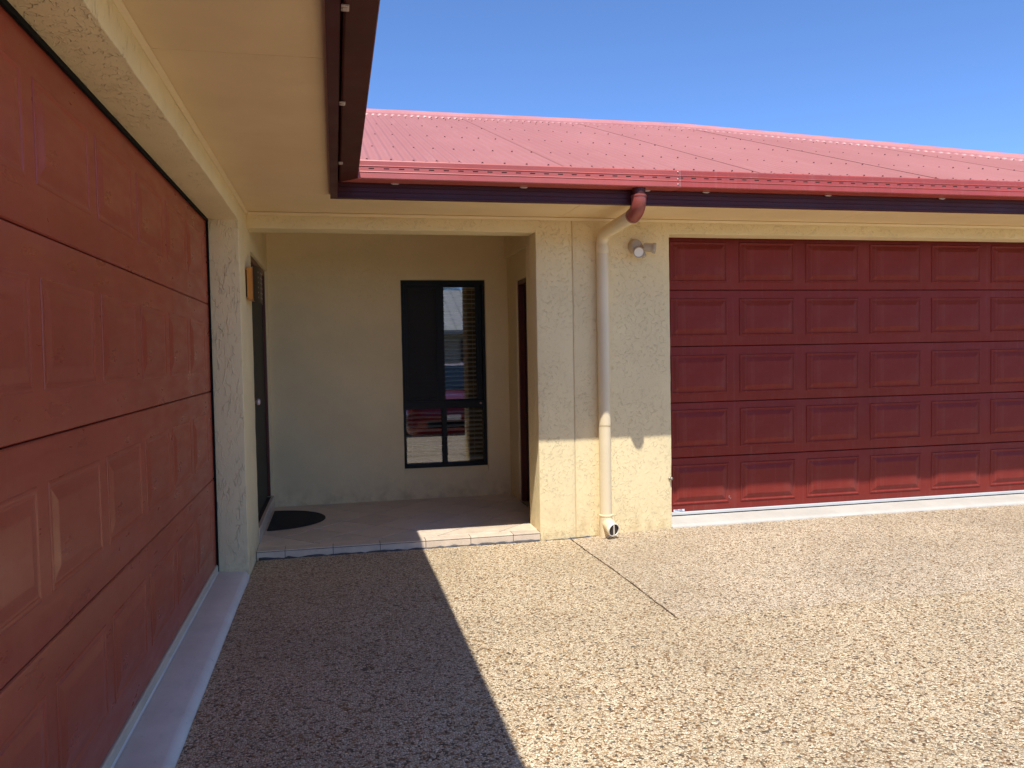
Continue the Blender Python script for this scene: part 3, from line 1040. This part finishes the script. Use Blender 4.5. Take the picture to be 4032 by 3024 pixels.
# unseen back and end walls close the building
cw = MB()
cw.box((-8.2, -9.0, -.9), (.0, -5.6, -.13)).box((-8.2, -5.6, -.9), (9.9, 2 * RY + .1, -.15))
cw.box((9.7, .2, -.1), (9.9, 2 * RY - .1, 2.55)).box((-8.0, 2 * RY - .1, -.1), (9.9, 2 * RY + .1, 2.55)).box((-8.2, -9.0, -.1), (-8.0, 2 * RY + .1, 2.55)).box((-8.0, -9.0, -.1), (-.2, -8.8, 2.55))
cw.build('rendered_wall', m_curl, house)

# small steel anchor stub beside the far garage door
mb = MB()
mb.lathe([(.013, 0), (.013, .004), (.008, .005), (.008, .016), (.012, .018), (.012, .028), (.003, .034)], (3.262, -.001, .372), (.25, -1, .1), 10)
mb.build('door_anchor', simple('dull_steel', (.34, .32, .29), .45, .6), house, smooth=True)

# ------------------------------------------------------------------ garage doors (sectional, pressed panels)
def panel_mesh(w, h, k=1.0):
    """pressed field: bead, groove, wide bevel, raised field. Built in the u-v plane, relief along +n"""
    rings = [(0, 0), (.004, .0045), (.010, .0055), (.016, .0035), (.020, .0008), (.027, .0010), (.062, .0105), (.068, .0115)]
    rings = [(i_, d_ * k) for i_, d_ in rings]
    vs_, fs = [], []
    for ins, d in rings:
        vs_ += [(ins, d, ins), (w - ins, d, ins), (w - ins, d, h - ins), (ins, d, h - ins)]
    for r in range(len(rings) - 1):
        for k in range(4):
            a, b = r * 4 + k, r * 4 + (k + 1) % 4
            fs.append((a, b, b + 4, a + 4))
    q = (len(rings) - 1) * 4
    fs.append((q, q + 1, q + 2, q + 3))
    return vs_, fs

def garage_door(label, origin, ax, nrm, length, zs, pcols, pw, rows, mat_door, relief, tilts):
    """ax: direction along the door, nrm: outward; zs: section breaks; pcols: panel starts along ax; rows: (z0, z1) per section"""
    t = thing('garage_door', label, 'garage door', origin)
    ax, nrm = Vector(ax), Vector(nrm)
    def W(u, d, z):
        return ax * u + nrm * d + Vector((0, 0, z))
    for i, (z0, z1) in enumerate(zip(zs, zs[1:])):
        mb = MB()
        g = .0022
        zc, kt = (z0 + z1) / 2, tilts[i]
        def Wt(u, d, z, zc=zc, kt=kt):
            return W(u, d + kt * (z - zc), z)
        prof = [(-.040, z0 + g), (-.006, z0 + g), (-.001, z0 + g + .004), (0, z0 + g + .010), (0, z1 - g - .010), (-.001, z1 - g - .004), (-.006, z1 - g), (-.040, z1 - g)]
        n = len(prof)
        vs_ = [Wt(u, d, z) for u in (0, length) for d, z in prof]
        mb.add(vs_, [(k, (k + 1) % n, n + (k + 1) % n, n + k) for k in range(n)] + [tuple(range(n)), tuple(range(n, 2 * n))])
        sec = autosmooth(mb.build('door_section', mat_door, t), 30)
        pz0, pz1 = rows[i]
        pv, pf = panel_mesh(pw, pz1 - pz0, relief)
        pm = MB().add([W(u, d + .0003 + kt * z, z) for u, d, z in pv], pf).mesh('pressed_panel')
        pm.materials.append(mat_door)
        for u in pcols:
            o = bpy.data.objects.new('pressed_panel', pm)
            COL.objects.link(o)
            o.parent = sec
            o.location = Wt(u, 0, pz0)
    # backing behind the joints
    b = MB().add([W(0, -.043, zs[0]), W(length, -.043, zs[0]), W(length, -.043, zs[-1]), W(0, -.043, zs[-1])], [(0, 1, 2, 3)])
    b.build('joint_backing', m_rubber, t, fix=False)
    return t, W

# near door (plane X = -0.201), section height 0.578
zs_n = [.046, .6256, 1.2042, 1.7800, 2.3580, 2.42]
LN = Y_JAMB + .05 - (Y_NEAR - .05)
def yn(y): return y - (Y_NEAR - .05)
cols = [yn(-.735 - .6 * k - .515) for k in range(8)]
rows_n = [(.178, .500), (.757, 1.077), (1.335, 1.655), (1.915, 2.215)]
near, Wn = garage_door('satin brick red sectional garage door with wide panels under the deep shaded eave', (X_IN, Y_NEAR - .05, 0), (0, 1, 0), (1, 0, 0), LN, zs_n[:5], cols, .515, rows_n, m_door_near, .52, (.004, -.003, .003, -.005))
MB().add([Wn(0, d, z) for d, z in ((.004, .048), (.010, .040), (.010, .008), (-.02, .006), (-.02, .048))] + [Wn(LN, d, z) for d, z in ((.004, .048), (.010, .040), (.010, .008), (-.02, .006), (-.02, .048))],
         [(0, 1, 6, 5), (1, 2, 7, 6), (2, 3, 8, 7), (3, 4, 9, 8), (4, 0, 5, 9), (0, 1, 2, 3, 4), (5, 6, 7, 8, 9)]).build('bottom_rail', m_rail_beige, near)
MB().box((.002, LN - .068, .004), (.014, LN - .0505, Z_LIN)).build('seal_and_gap_shade', m_rubber, near)  # black strip standing in for the shade in the gap beside the jamb
MB().box((.002, .06, Z_LIN - .020), (.013, LN - .0745, Z_LIN - .001)).build('seal_and_gap_shade', m_rubber, near)  # shade of the gap under the lintel, put in as a black strip

zs_f = [.034, .5015, .9740, 1.4533, 1.9326, 2.4100]
LF = X_GAR2 + .05 - (X_GAR - .02)
XF0 = X_GAR - .02
cols = [3.388 - XF0 + .64 * k for k in range(7)]
rows_f = [(.097, .441), (.579, .913), (1.045, 1.379), (1.538, 1.862), (1.997, 2.343)]
far, Wf = garage_door('dark red five-section garage door in the wall beside the floodlight', (XF0, Y_GAR, 0), (1, 0, 0), (0, -1, 0), LF, zs_f, cols, .530, rows_f, m_door_far, 1.45, (.022, -.006, .004, -.005, .003))
MB().add([Wf(u, d, z) for u in (0, LF) for d, z in ((.003, .036), (.008, .032), (.008, .012), (-.02, .010), (-.02, .036))],
         [(0, 1, 6, 5), (1, 2, 7, 6), (2, 3, 8, 7), (3, 4, 9, 8), (4, 0, 5, 9), (0, 1, 2, 3, 4), (5, 6, 7, 8, 9)]).build('bottom_rail', m_alu, far)
MB().box((0, -.012, .003), (LF, .02, .0105)).build('seal_and_gap_shade', m_rubber, far)
st = MB().box((.142, -.0022, .040), (.243, -.0008, .060)).build('maker_label', m_white, far)
def text(body, size, loc, m, parent, bold=0.0):
    cu = bpy.data.curves.new('lettering', 'FONT')
    cu.body = body
    cu.size = size
    cu.offset = bold
    cu.extrude = .0003
    tmp = bpy.data.objects.new('lettering_tmp', cu)
    COL.objects.link(tmp)
    dg = bpy.context.evaluated_depsgraph_get()
    me = bpy.data.meshes.new_from_object(tmp.evaluated_get(dg))
    bpy.data.objects.remove(tmp)
    bpy.data.curves.remove(cu)
    o = obj('lettering', me, m, parent)
    o.rotation_euler = (rad(90), 0, 0)
    o.location = loc
    return o
text('STEEL-LINE', .0142, (.152, -.0026, .0487), m_ink, st, .0004)
MB().box((.198, -.0026, .0428), (.236, -.0021, .0452)).build('fine_print', m_ink, st)
# chipped paint marks on the lowest section
for x, z, s in ((.66, .142, .012), (.672, .128, .008), (.665, .150, .006), (.80, .105, .007)):
    mb = MB()
    mb.add([(x - s * .4, -.0012, z + s), (x - s * .1, -.0012, z + s * .9), (x + s * .15, -.0012, z - s), (x - s * .05, -.0012, z - s * .9), (x + s * .5, -.0012, z + s * 1.1), (x + s * .7, -.0012, z + s)],
           [(0, 1, 2, 3), (2, 5, 4, 3)])
    mb.build('paint_chip', simple('chip', (.42, .28, .26), .6), far, fix=False)

# ------------------------------------------------------------------ downpipe
dp = thing('downpipe', 'cream round downpipe dropping from the gutter down the rendered wall', 'downpipe', (2.69, -.06, -.05))
PR = .0485
def arc(a, b, c, n=8):
    """smooth bend through corner b"""
    a, b, c = Vector(a), Vector(b), Vector(c)
    return [(a.lerp(b, t)).lerp(b.lerp(c, t), t) for t in [i / n for i in range(n + 1)]]
GXO, GYO = 2.703, -.815
def part(name, mb, m, smooth=True, parent=None):
    o = mb.build(name, m, None, smooth=False)
    autosmooth(o, 40)
    if parent is None:
        rel(o, dp)
    else:
        o.parent = parent
        o.matrix_parent_inverse = Matrix.Translation(dp.location).inverted()
    return o
part('gutter_outlet', MB().tube([(GXO, GYO, 2.560), (GXO, GYO, 2.500)], .047, 24), m_gut_dark)
pts = [(GXO, GYO, 2.502)] + arc((GXO, GYO, 2.470), (GXO - .004, GYO + .006, 2.392), (GXO - .004, GYO + .105, 2.383), 10)
el = part('elbow', MB().tube(pts, [.0525] + [.0525] * 11, 24), m_outlet)
part('collar_ring', MB().tube([(GXO, GYO, 2.508), (GXO, GYO, 2.504), (GXO, GYO, 2.494), (GXO, GYO, 2.490)], [.051, .0555, .0555, .0535], 24), m_outlet)
part('collar_ring', MB().tube([(GXO - .004, GYO + .085, 2.3848), (GXO - .004, GYO + .112, 2.3825)], [.0548, .0548], 24), m_outlet)
PX, PY = 2.690, -.056
part('pipe', MB().tube([(GXO - .004, GYO + .10, 2.3832)] + arc((PX, PY - .085, 2.352), (PX, PY, 2.346), (PX, PY, 2.255), 10), PR, 24), m_pvc)
part('coupling', MB().tube([(PX, PY, 2.262), (PX, PY, 2.256), (PX, PY, 2.200), (PX, PY, 2.197)], [.0490, .0515, .0515, .0490], 24), m_pvc)
part('pipe', MB().tube([(PX, PY, 2.21), (PX, PY, .84)], PR, 24), m_pvc)
part('coupling', MB().tube([(PX, PY, .838), (PX, PY, .834), (PX, PY, .828), (PX, PY, .826)], [PR, .0497, .0497, PR], 24), m_sealant)
part('pipe', MB().tube([(PX - .001, PY, .834), (PX - .001, PY, .10)], PR - .0002, 24), m_pvc)
part('coupling', MB().tube([(PX, PY, .124), (PX, PY, .120), (PX, PY, .112), (PX, PY, .108), (PX, PY, -.02), (PX, PY, -.10)], [.050, .0555, .0555, .0520, .0520, .0500], 24), m_pvc)
# inspection branch with a slotted cap
C0 = Vector((2.712, -.178, .018))
AX = Vector((.30, -.92, -.16)).normalized()
back = Vector((PX, PY, .055))
br = part('inspection_branch', MB().tube([back, back.lerp(C0, .45) + Vector((0, 0, .006)), C0 - AX * .020], [.046, .050, .0485], 24, cap=False), m_pvc)
mb = MB()
mb.lathe([(.049, -.024), (.0535, -.022), (.0535, 0), (.0510, .003), (.0465, .003), (.0465, -.005)], C0, AX, 28)
cap_ = part('cap_ring', mb, m_pvc_pale)
part('cap_dark', MB().lathe([(.0468, -.005), (.001, -.005)], C0, AX, 28), m_hole)
side = Vector((0, 0, 1))
side = (side - AX * side.dot(AX)).normalized()
side = (Matrix.Rotation(rad(8), 3, AX) @ side)
wv = AX.cross(side).normalized()
mb = MB()
a, b = C0 + side * .044, C0 - side * .044
vv = []
for p in (a, b):
    for s1, s2 in ((-1, -1), (1, -1), (1, 1), (-1, 1)):
        vv.append(p + wv * .0050 * s1 + AX * (.0 if s2 < 0 else .003) - (AX * .010 if s2 < 0 else AX * 0))
mb.add(vv, [(0, 1, 2, 3), (7, 6, 5, 4), (0, 4, 5, 1), (1, 5, 6, 2), (2, 6, 7, 3), (3, 7, 4, 0)])
part('cap_bar', mb, m_pvc_pale)

# ------------------------------------------------------------------ twin floodlight with sensor
fl = thing('floodlight', 'beige twin-head security floodlight above the rendered wall beside the far garage', 'floodlight', (2.975, 0, 2.27))
def fpart(name, mb, m, parent=None, ang=40):
    o = mb.build(name, m, None)
    autosmooth(o, ang)
    rel(o, fl)
    if parent is not None:
        o.parent = parent
    return o
B0 = Vector((2.982, -.0015, 2.262))
base = fpart('base', MB().lathe([(.058, 0), (.060, .004), (.058, .018), (.050, .040), (.043, .052), (.030, .056), (.001, .057)], B0, (0, -1, 0), 28), m_fixture)
for a in (40, 160, 285):
    d = Vector((math.cos(rad(a)) * .040, 0, math.sin(rad(a)) * .040))
    fpart('screw', MB().lathe([(.0050, 0), (.0045, .003), (.0008, .0032)], B0 + d + Vector((0, -.046, 0)), (0, -1, 0), 8), m_mastic, base)
def head(p, axis, neck_from):
    p, axis = Vector(p), Vector(axis).normalized()
    fpart('swivel', MB().tube([neck_from, p - axis * .040], .0085, 12), m_fixture)
    fpart('swivel_ball', MB().lathe([(.001, -.014), (.010, -.010), (.014, 0), (.010, .010), (.001, .014)], Vector(neck_from).lerp(p - axis * .04, .55), axis, 14), m_fixture)
    h = fpart('lamp_head', MB().lathe([(.001, -.046), (.026, -.045), (.031, -.040), (.036, .028), (.0405, .030), (.0425, .036), (.0425, .052), (.0400, .055), (.0370, .053), (.0370, .040), (.024, .010), (.010, 0), (.001, 0)], p, axis, 28), m_fixture)
    fpart('reflector', MB().lathe([(.0365, .040), (.030, .022), (.018, .008), (.001, .004)], p, axis, 28), simple('reflector', (.86, .85, .80), .35), h)
    fpart('bulb', MB().lathe([(.001, .034), (.007, .032), (.011, .024), (.010, .012), (.006, .005)], p, axis, 14), simple('bulb', (.85, .82, .72), .2), h)
    fpart('lens', MB().lathe([(.0368, .047), (.020, .0485), (.001, .049)], p, axis, 28), m_frost, h)
    return h
head((2.975, -.098, 2.212), (-.28, -1.0, -.32), B0 + Vector((-.006, -.05, -.02)))
head((3.068, -.088, 2.243), (.90, -.42, -.16), B0 + Vector((.028, -.046, .0)))
fpart('motion_sensor', MB().lathe([(.001, -.030), (.012, -.028), (.018, -.016), (.020, 0), (.021, .012), (.016, .022), (.001, .025)], (3.026, -.075, 2.190), (.12, -.35, -1), 20), m_fixture)
fpart('sensor_arm', MB().tube([B0 + Vector((.012, -.048, -.024)), (3.024, -.072, 2.212)], .007, 10), m_fixture)

# ------------------------------------------------------------------ wall lamp beside the entry door
wl = thing('wall_lamp', 'amber glass wall lamp with a dark perforated plate beside the entry', 'wall lamp', (0, 0, 1.84))
def wpart(name, mb, m, parent=None, bevel=0):
    o = mb.build(name, m, None, bevel=bevel)
    rel(o, wl)
    if parent is not None:
        o.parent = parent
    return o
sy0, sy1, sz0, sz1 = -.175, .085, 1.838, 2.065
wpart('mounting_plate', MB().box((.0008, sy0 + .03, sz0 + .02), (.012, sy1 - .03, sz1 - .02)), m_bronze)
wpart('amber_box', MB().box((.010, sy0, sz0), (.052, sy1, sz1)), m_amber, bevel=.004)
pl = MB()
n = 10
vs_ = []
for i in range(n + 1):
    t = i / n
    y = sy0 - .006 + (sy1 - sy0 + .030) * t
    x = .0545 + .034 * math.sin(math.pi * t * .62)
    z0, z1 = sz0 - .014 - .010 * t, sz1 + .010 + .006 * t
    vs_ += [(x, y, z0), (x, y, z1), (x + .003, y, z1), (x + .003, y, z0)]
fs = []
for i in range(n):
    a = i * 4
    for k in range(4):
        fs.append((a + k, a + (k + 1) % 4, a + 4 + (k + 1) % 4, a + 4 + k))
fs += [(0, 1, 2, 3), (n * 4, n * 4 + 1, n * 4 + 2, n * 4 + 3)]
plate = wpart('face_plate', pl.add(vs_, fs), m_bronze)
for i in range(6):
    for j, t in enumerate((.35, .62, .86)):
        y = sy0 - .006 + (sy1 - sy0 + .030) * t
        x = .0575 + .034 * math.sin(math.pi * t * .62)
        zc = sz0 + .018 + i * .036
        mb = MB().lathe([(.0062, 0), (.0062, .0012), (.0045, .0016), (.001, .0010)], (x, y, zc), (1, -.12, 0), 8)
        wpart('plate_boss', mb, m_clip, plate)

# ------------------------------------------------------------------ doormat
mt = MB()
n = 40
ring = [(.022 + .465 * math.sin(math.pi * i / n), 1.115 - .425 * math.cos(math.pi * i / n)) for i in range(n + 1)]
def mat_ring(s, z):
    cx, cy = .13, 1.115
    return [(cx + (x - cx) * s, cy + (y - cy) * s, z) for x, y in ring]
lev = [(1.0, .001), (1.0, .006), (.985, .010), (.93, .010), (.92, .008)]
vs_ = [p for s, z in lev for p in mat_ring(s, z)]
k = n + 1
fs = [(a * k + i, a * k + (i + 1) % k, (a + 1) * k + (i + 1) % k, (a + 1) * k + i) for a in range(len(lev) - 1) for i in range(k)]
fs.append(tuple((len(lev) - 1) * k + i for i in range(k)))
mt.add(vs_, fs)
mt.build('doormat', m_mat, label='black rubber half-round doormat lying on the porch tiles', category='doormat')

# ------------------------------------------------------------------ across the driveway, seen in the window and in the satin door
nh = thing('neighbour_house', 'low neighbouring house with a pale grey metal roof across the street', 'house', (4, -24, -.2))
m_nwall = simple('neighbour_wall', (.48, .43, .36), .85, var=.08)
m_nroof = simple('neighbour_roof', (.50, .50, .48), .5, var=.08)
nb = MB().box((-9, -4, -.62), (9, 4, 2.55)).build('wall', m_nwall, nh)
mb = MB()
L = 9.6
mb.add([(-L, 4.6, 2.5), (L, 4.6, 2.5), (4.5, 0, 4.35), (-4.5, 0, 4.35), (L, -4.6, 2.5), (-L, -4.6, 2.5)],
       [(0, 1, 2, 3), (1, 4, 2), (4, 5, 3, 2), (5, 0, 3)])
mb.add([(-L, 4.6, 2.5), (L, 4.6, 2.5), (L, -4.6, 2.5), (-L, -4.6, 2.5)], [(0, 3, 2, 1)])
nr = mb.build('roof', m_nroof, nh)
mb = MB()
for i in range(46):
    x = -9.0 + i * .4
    yt = 0 if abs(x) < 4.5 else 4.6 * (abs(x) - 4.5) / (L - 4.5)
    zt_ = 2.5 + 1.85 * (4.6 - yt) / 4.6
    mb.add([(x - .03, 4.6, 2.5), (x + .03, 4.6, 2.5), (x + .03, yt, zt_), (x - .03, yt, zt_), (x, 4.6, 2.545), (x, yt, zt_ + .045)], [(0, 4, 5, 3), (4, 1, 2, 5)])
mb.build('roof_ribs', m_nroof, nr, kind='stuff')
MB().box((-L, 4.58, 2.38), (L, 4.72, 2.53)).build('gutter', simple('neighbour_gutter', (.45, .44, .41), .4), nr)
for x in (-6, -2.2, 6.3):
    w_ = MB().box((x - .9, 3.98, .9), (x + .9, 4.03, 2.1)).build('window', m_frame, nh)
    MB().box((x - .84, 4.028, .96), (x - .02, 4.034, 2.04)).build('pane', m_glass, w_)
    MB().box((x + .02, 4.028, .96), (x + .84, 4.034, 2.04)).build('pane', m_glass, w_)
MB().box((1.2, 3.98, 0), (1.75, 4.06, 2.2)).build('door', m_door_dark, nh)

def palm(x, y, h, label, seed):
    rg = random.Random(seed)
    t = thing('palm_tree', label, 'palm tree', (x, y, -.82), 'palms behind the neighbouring house')
    mb = MB()
    pth = [(.25 * math.sin(i * .35) * i / 10, .1 * i / 10, h * i / 10) for i in range(11)]
    mb.tube(pth, [.20 - .008 * i for i in range(11)], 10)
    mb.build('trunk', simple('palm_trunk', (.22, .17, .12), .9, var=.2), t, smooth=True)
    mb = MB()
    top = Vector(pth[-1])
    for f in range(22):
        az = f * 2.4 + rg.uniform(-.2, .2)
        el = rg.uniform(-.2, 1.1)
        d = Vector((math.cos(az), math.sin(az), 0))
        L = rg.uniform(1.9, 2.6)
        prev = top
        for i in range(1, 15):
            s = i / 14
            p = top + d * (L * s * math.cos(el * (1 - s * .3))) + Vector((0, 0, L * (math.sin(el) * s - .75 * s * s)))
            side_ = d.cross(Vector((0, 0, 1)))
            for sg in (-1, 1):
                ll = .62 * math.sin(math.pi * min(1, .15 + s * .85)) + .1
                q = p + side_ * sg * ll + d * .22 + Vector((0, 0, -.25 * ll - .1 * rg.random()))
                w2 = d * .035
                mb.add([p - w2, p + w2, q], [(0, 1, 2)])
            mb.add([prev + side_ * .02, prev - side_ * .02, p - side_ * .015, p + side_ * .015], [(0, 1, 2, 3)])
            prev = p
    mb.build('crown', simple('palm_frond', (.055, .085, .028), .5, var=.25), t, fix=False)
palm(5.6, -30.0, 5.4, 'taller palm tree behind the pale neighbouring roof', 1)
palm(9.2, -31.5, 4.6, 'shorter palm tree behind the pale neighbouring roof', 2)

def car(loc):
    t = thing('parked_car', 'red hatchback parked on the driveway facing the far garage door', 'car', loc)
    m_paint = Mat('car_red')
    m_paint.set(Base_Color=(.22, .006, .010), Roughness=.22)
    m_paint.b.inputs['Coat Weight'].default_value = .8
    m_cg = simple('car_glass', (.02, .03, .035), .04, spec=.8)
    stn = [(0.0, .34, .60, .60), (-.06, .26, .74, .74), (-.22, .20, .86, .83), (-.60, .19, .95, .875), (-1.15, .19, 1.03, .885), (-1.5, .19, 1.06, .89), (-2.4, .19, 1.06, .89), (-3.4, .20, 1.07, .885), (-3.95, .24, 1.05, .86), (-4.15, .32, .96, .80), (-4.22, .45, .86, .72)]
    mb = MB()
    rings = []
    for (y, z0, z1, hw) in stn:
        h = z1 - z0
        half = [(0, z0), (hw * .80, z0), (hw * .95, z0 + h * .08), (hw, z0 + h * .30), (hw * 1.0, z0 + h * .62), (hw * .965, z0 + h * .84), (hw * .86, z0 + h * .955), (hw * .6, z0 + h * .99), (0, z1)]
        ring_ = [(x, y, z) for x, z in half] + [(-x, y, z) for x, z in half[-2:0:-1]]
        rings.append(ring_)
    n = len(rings[0])
    vs_ = [p for r in rings for p in r]
    fs = [(i * n + k, i * n + (k + 1) % n, (i + 1) * n + (k + 1) % n, (i + 1) * n + k) for i in range(len(rings) - 1) for k in range(n)]
    fs += [tuple(range(n)), tuple((len(rings) - 1) * n + k for k in range(n))]
    mb.add(vs_, fs)
    body = mb.build('body', m_paint.m, t)
    autosmooth(body, 50)
    cab = [(-1.10, 1.03, .80), (-1.95, 1.50, .60), (-2.4, 1.535, .60), (-3.3, 1.50, .59), (-4.05, 1.04, .76)]
    mb = MB()
    vs_ = [(s * w2, y, z) for y, z, w2 in cab for s in (-1, 1)]
    belt = [(-1.10, 1.03, .80), (-1.95, 1.05, .835), (-2.4, 1.05, .84), (-3.3, 1.05, .835), (-4.05, 1.04, .76)]
    vb = [(s * w2, y, z) for y, z, w2 in belt for s in (-1, 1)]
    mb.add(vs_ + vb, [(2 * i, 2 * i + 2, 2 * i + 3, 2 * i + 1) for i in (0, 3)] + [(10 + 2 * i + s, 10 + 2 * i + 2 + s, 2 * i + 2 + s, 2 * i + s) for i in range(4) for s in (0, 1)])
    mb.build('windows', m_cg, t, weld=True)
    mb = MB()
    for i in (1, 2):
        mb.add([vs_[2 * i], vs_[2 * i + 2], vs_[2 * i + 3], vs_[2 * i + 1]], [(0, 1, 2, 3)])
    for s in (0, 1):
        for (a, b) in ((0, 2), (6, 8)):
            mb.tube([vs_[a + s], vs_[b + s]], .035, 8)
        mb.tube([vs_[4 + s], vb[4 + s]], .04, 8)
        mb.tube([vs_[2 + s], vs_[4 + s], vs_[6 + s]], .03, 8)
    mb.build('roof', m_paint.m, t)
    for sx in (-1, 1):
        for y in (-.82, -3.35):
            w_ = MB().lathe([(.20, -.10), (.29, -.10), (.315, -.07), (.315, .07), (.29, .10), (.20, .10)], (sx * .80, y, .315), (1, 0, 0), 28).build('tyre', m_rubber, t)
            autosmooth(w_, 40)
            mb = MB().lathe([(.205, .085), (.19, .06), (.05, .075), (.045, .095), (.001, .096)], (sx * .80, y, .315), (sx, 0, 0), 20)
            mb.build('rim', m_alu, w_)
        mb = MB()
        mb.lathe([(.001, .0), (.075, -.004), (.085, -.02), (.08, -.06)], (sx * .60, -.045, .70), (sx * .25, 1, .25), 16)
        mb.build('headlight', m_lens, t, smooth=True)
        mb = MB().box((sx * .96 - .09, -1.42, 1.03), (sx * .96 + .09, -1.33, 1.16))
        mb.build('mirror', m_paint.m, t, bevel=.03)
        for y0, y1 in ((-1.55, -2.40), (-2.42, -3.2)):
            MB().box((sx * .885 - .012, y0 - .72, .86), (sx * .885 + .012, y0 - .58, .89)).build('door_handle', m_rubber, t)
    MB().box((-.46, -.035, .36), (.46, .006, .50)).build('grille', m_rubber, t, bevel=.02)
    MB().box((-.19, .004, .51), (.19, .016, .61)).build('number_plate', m_white, t, bevel=.004)
    for sx in (-.45, .2):
        MB().tube([(sx, -1.03, 1.055), (sx + .28, -1.12, 1.075)], .008, 6).build('wiper', m_rubber, t)
    return t
car((3.02, -7.35, -.575)).scale = (1.12, 1.12, 1.16)
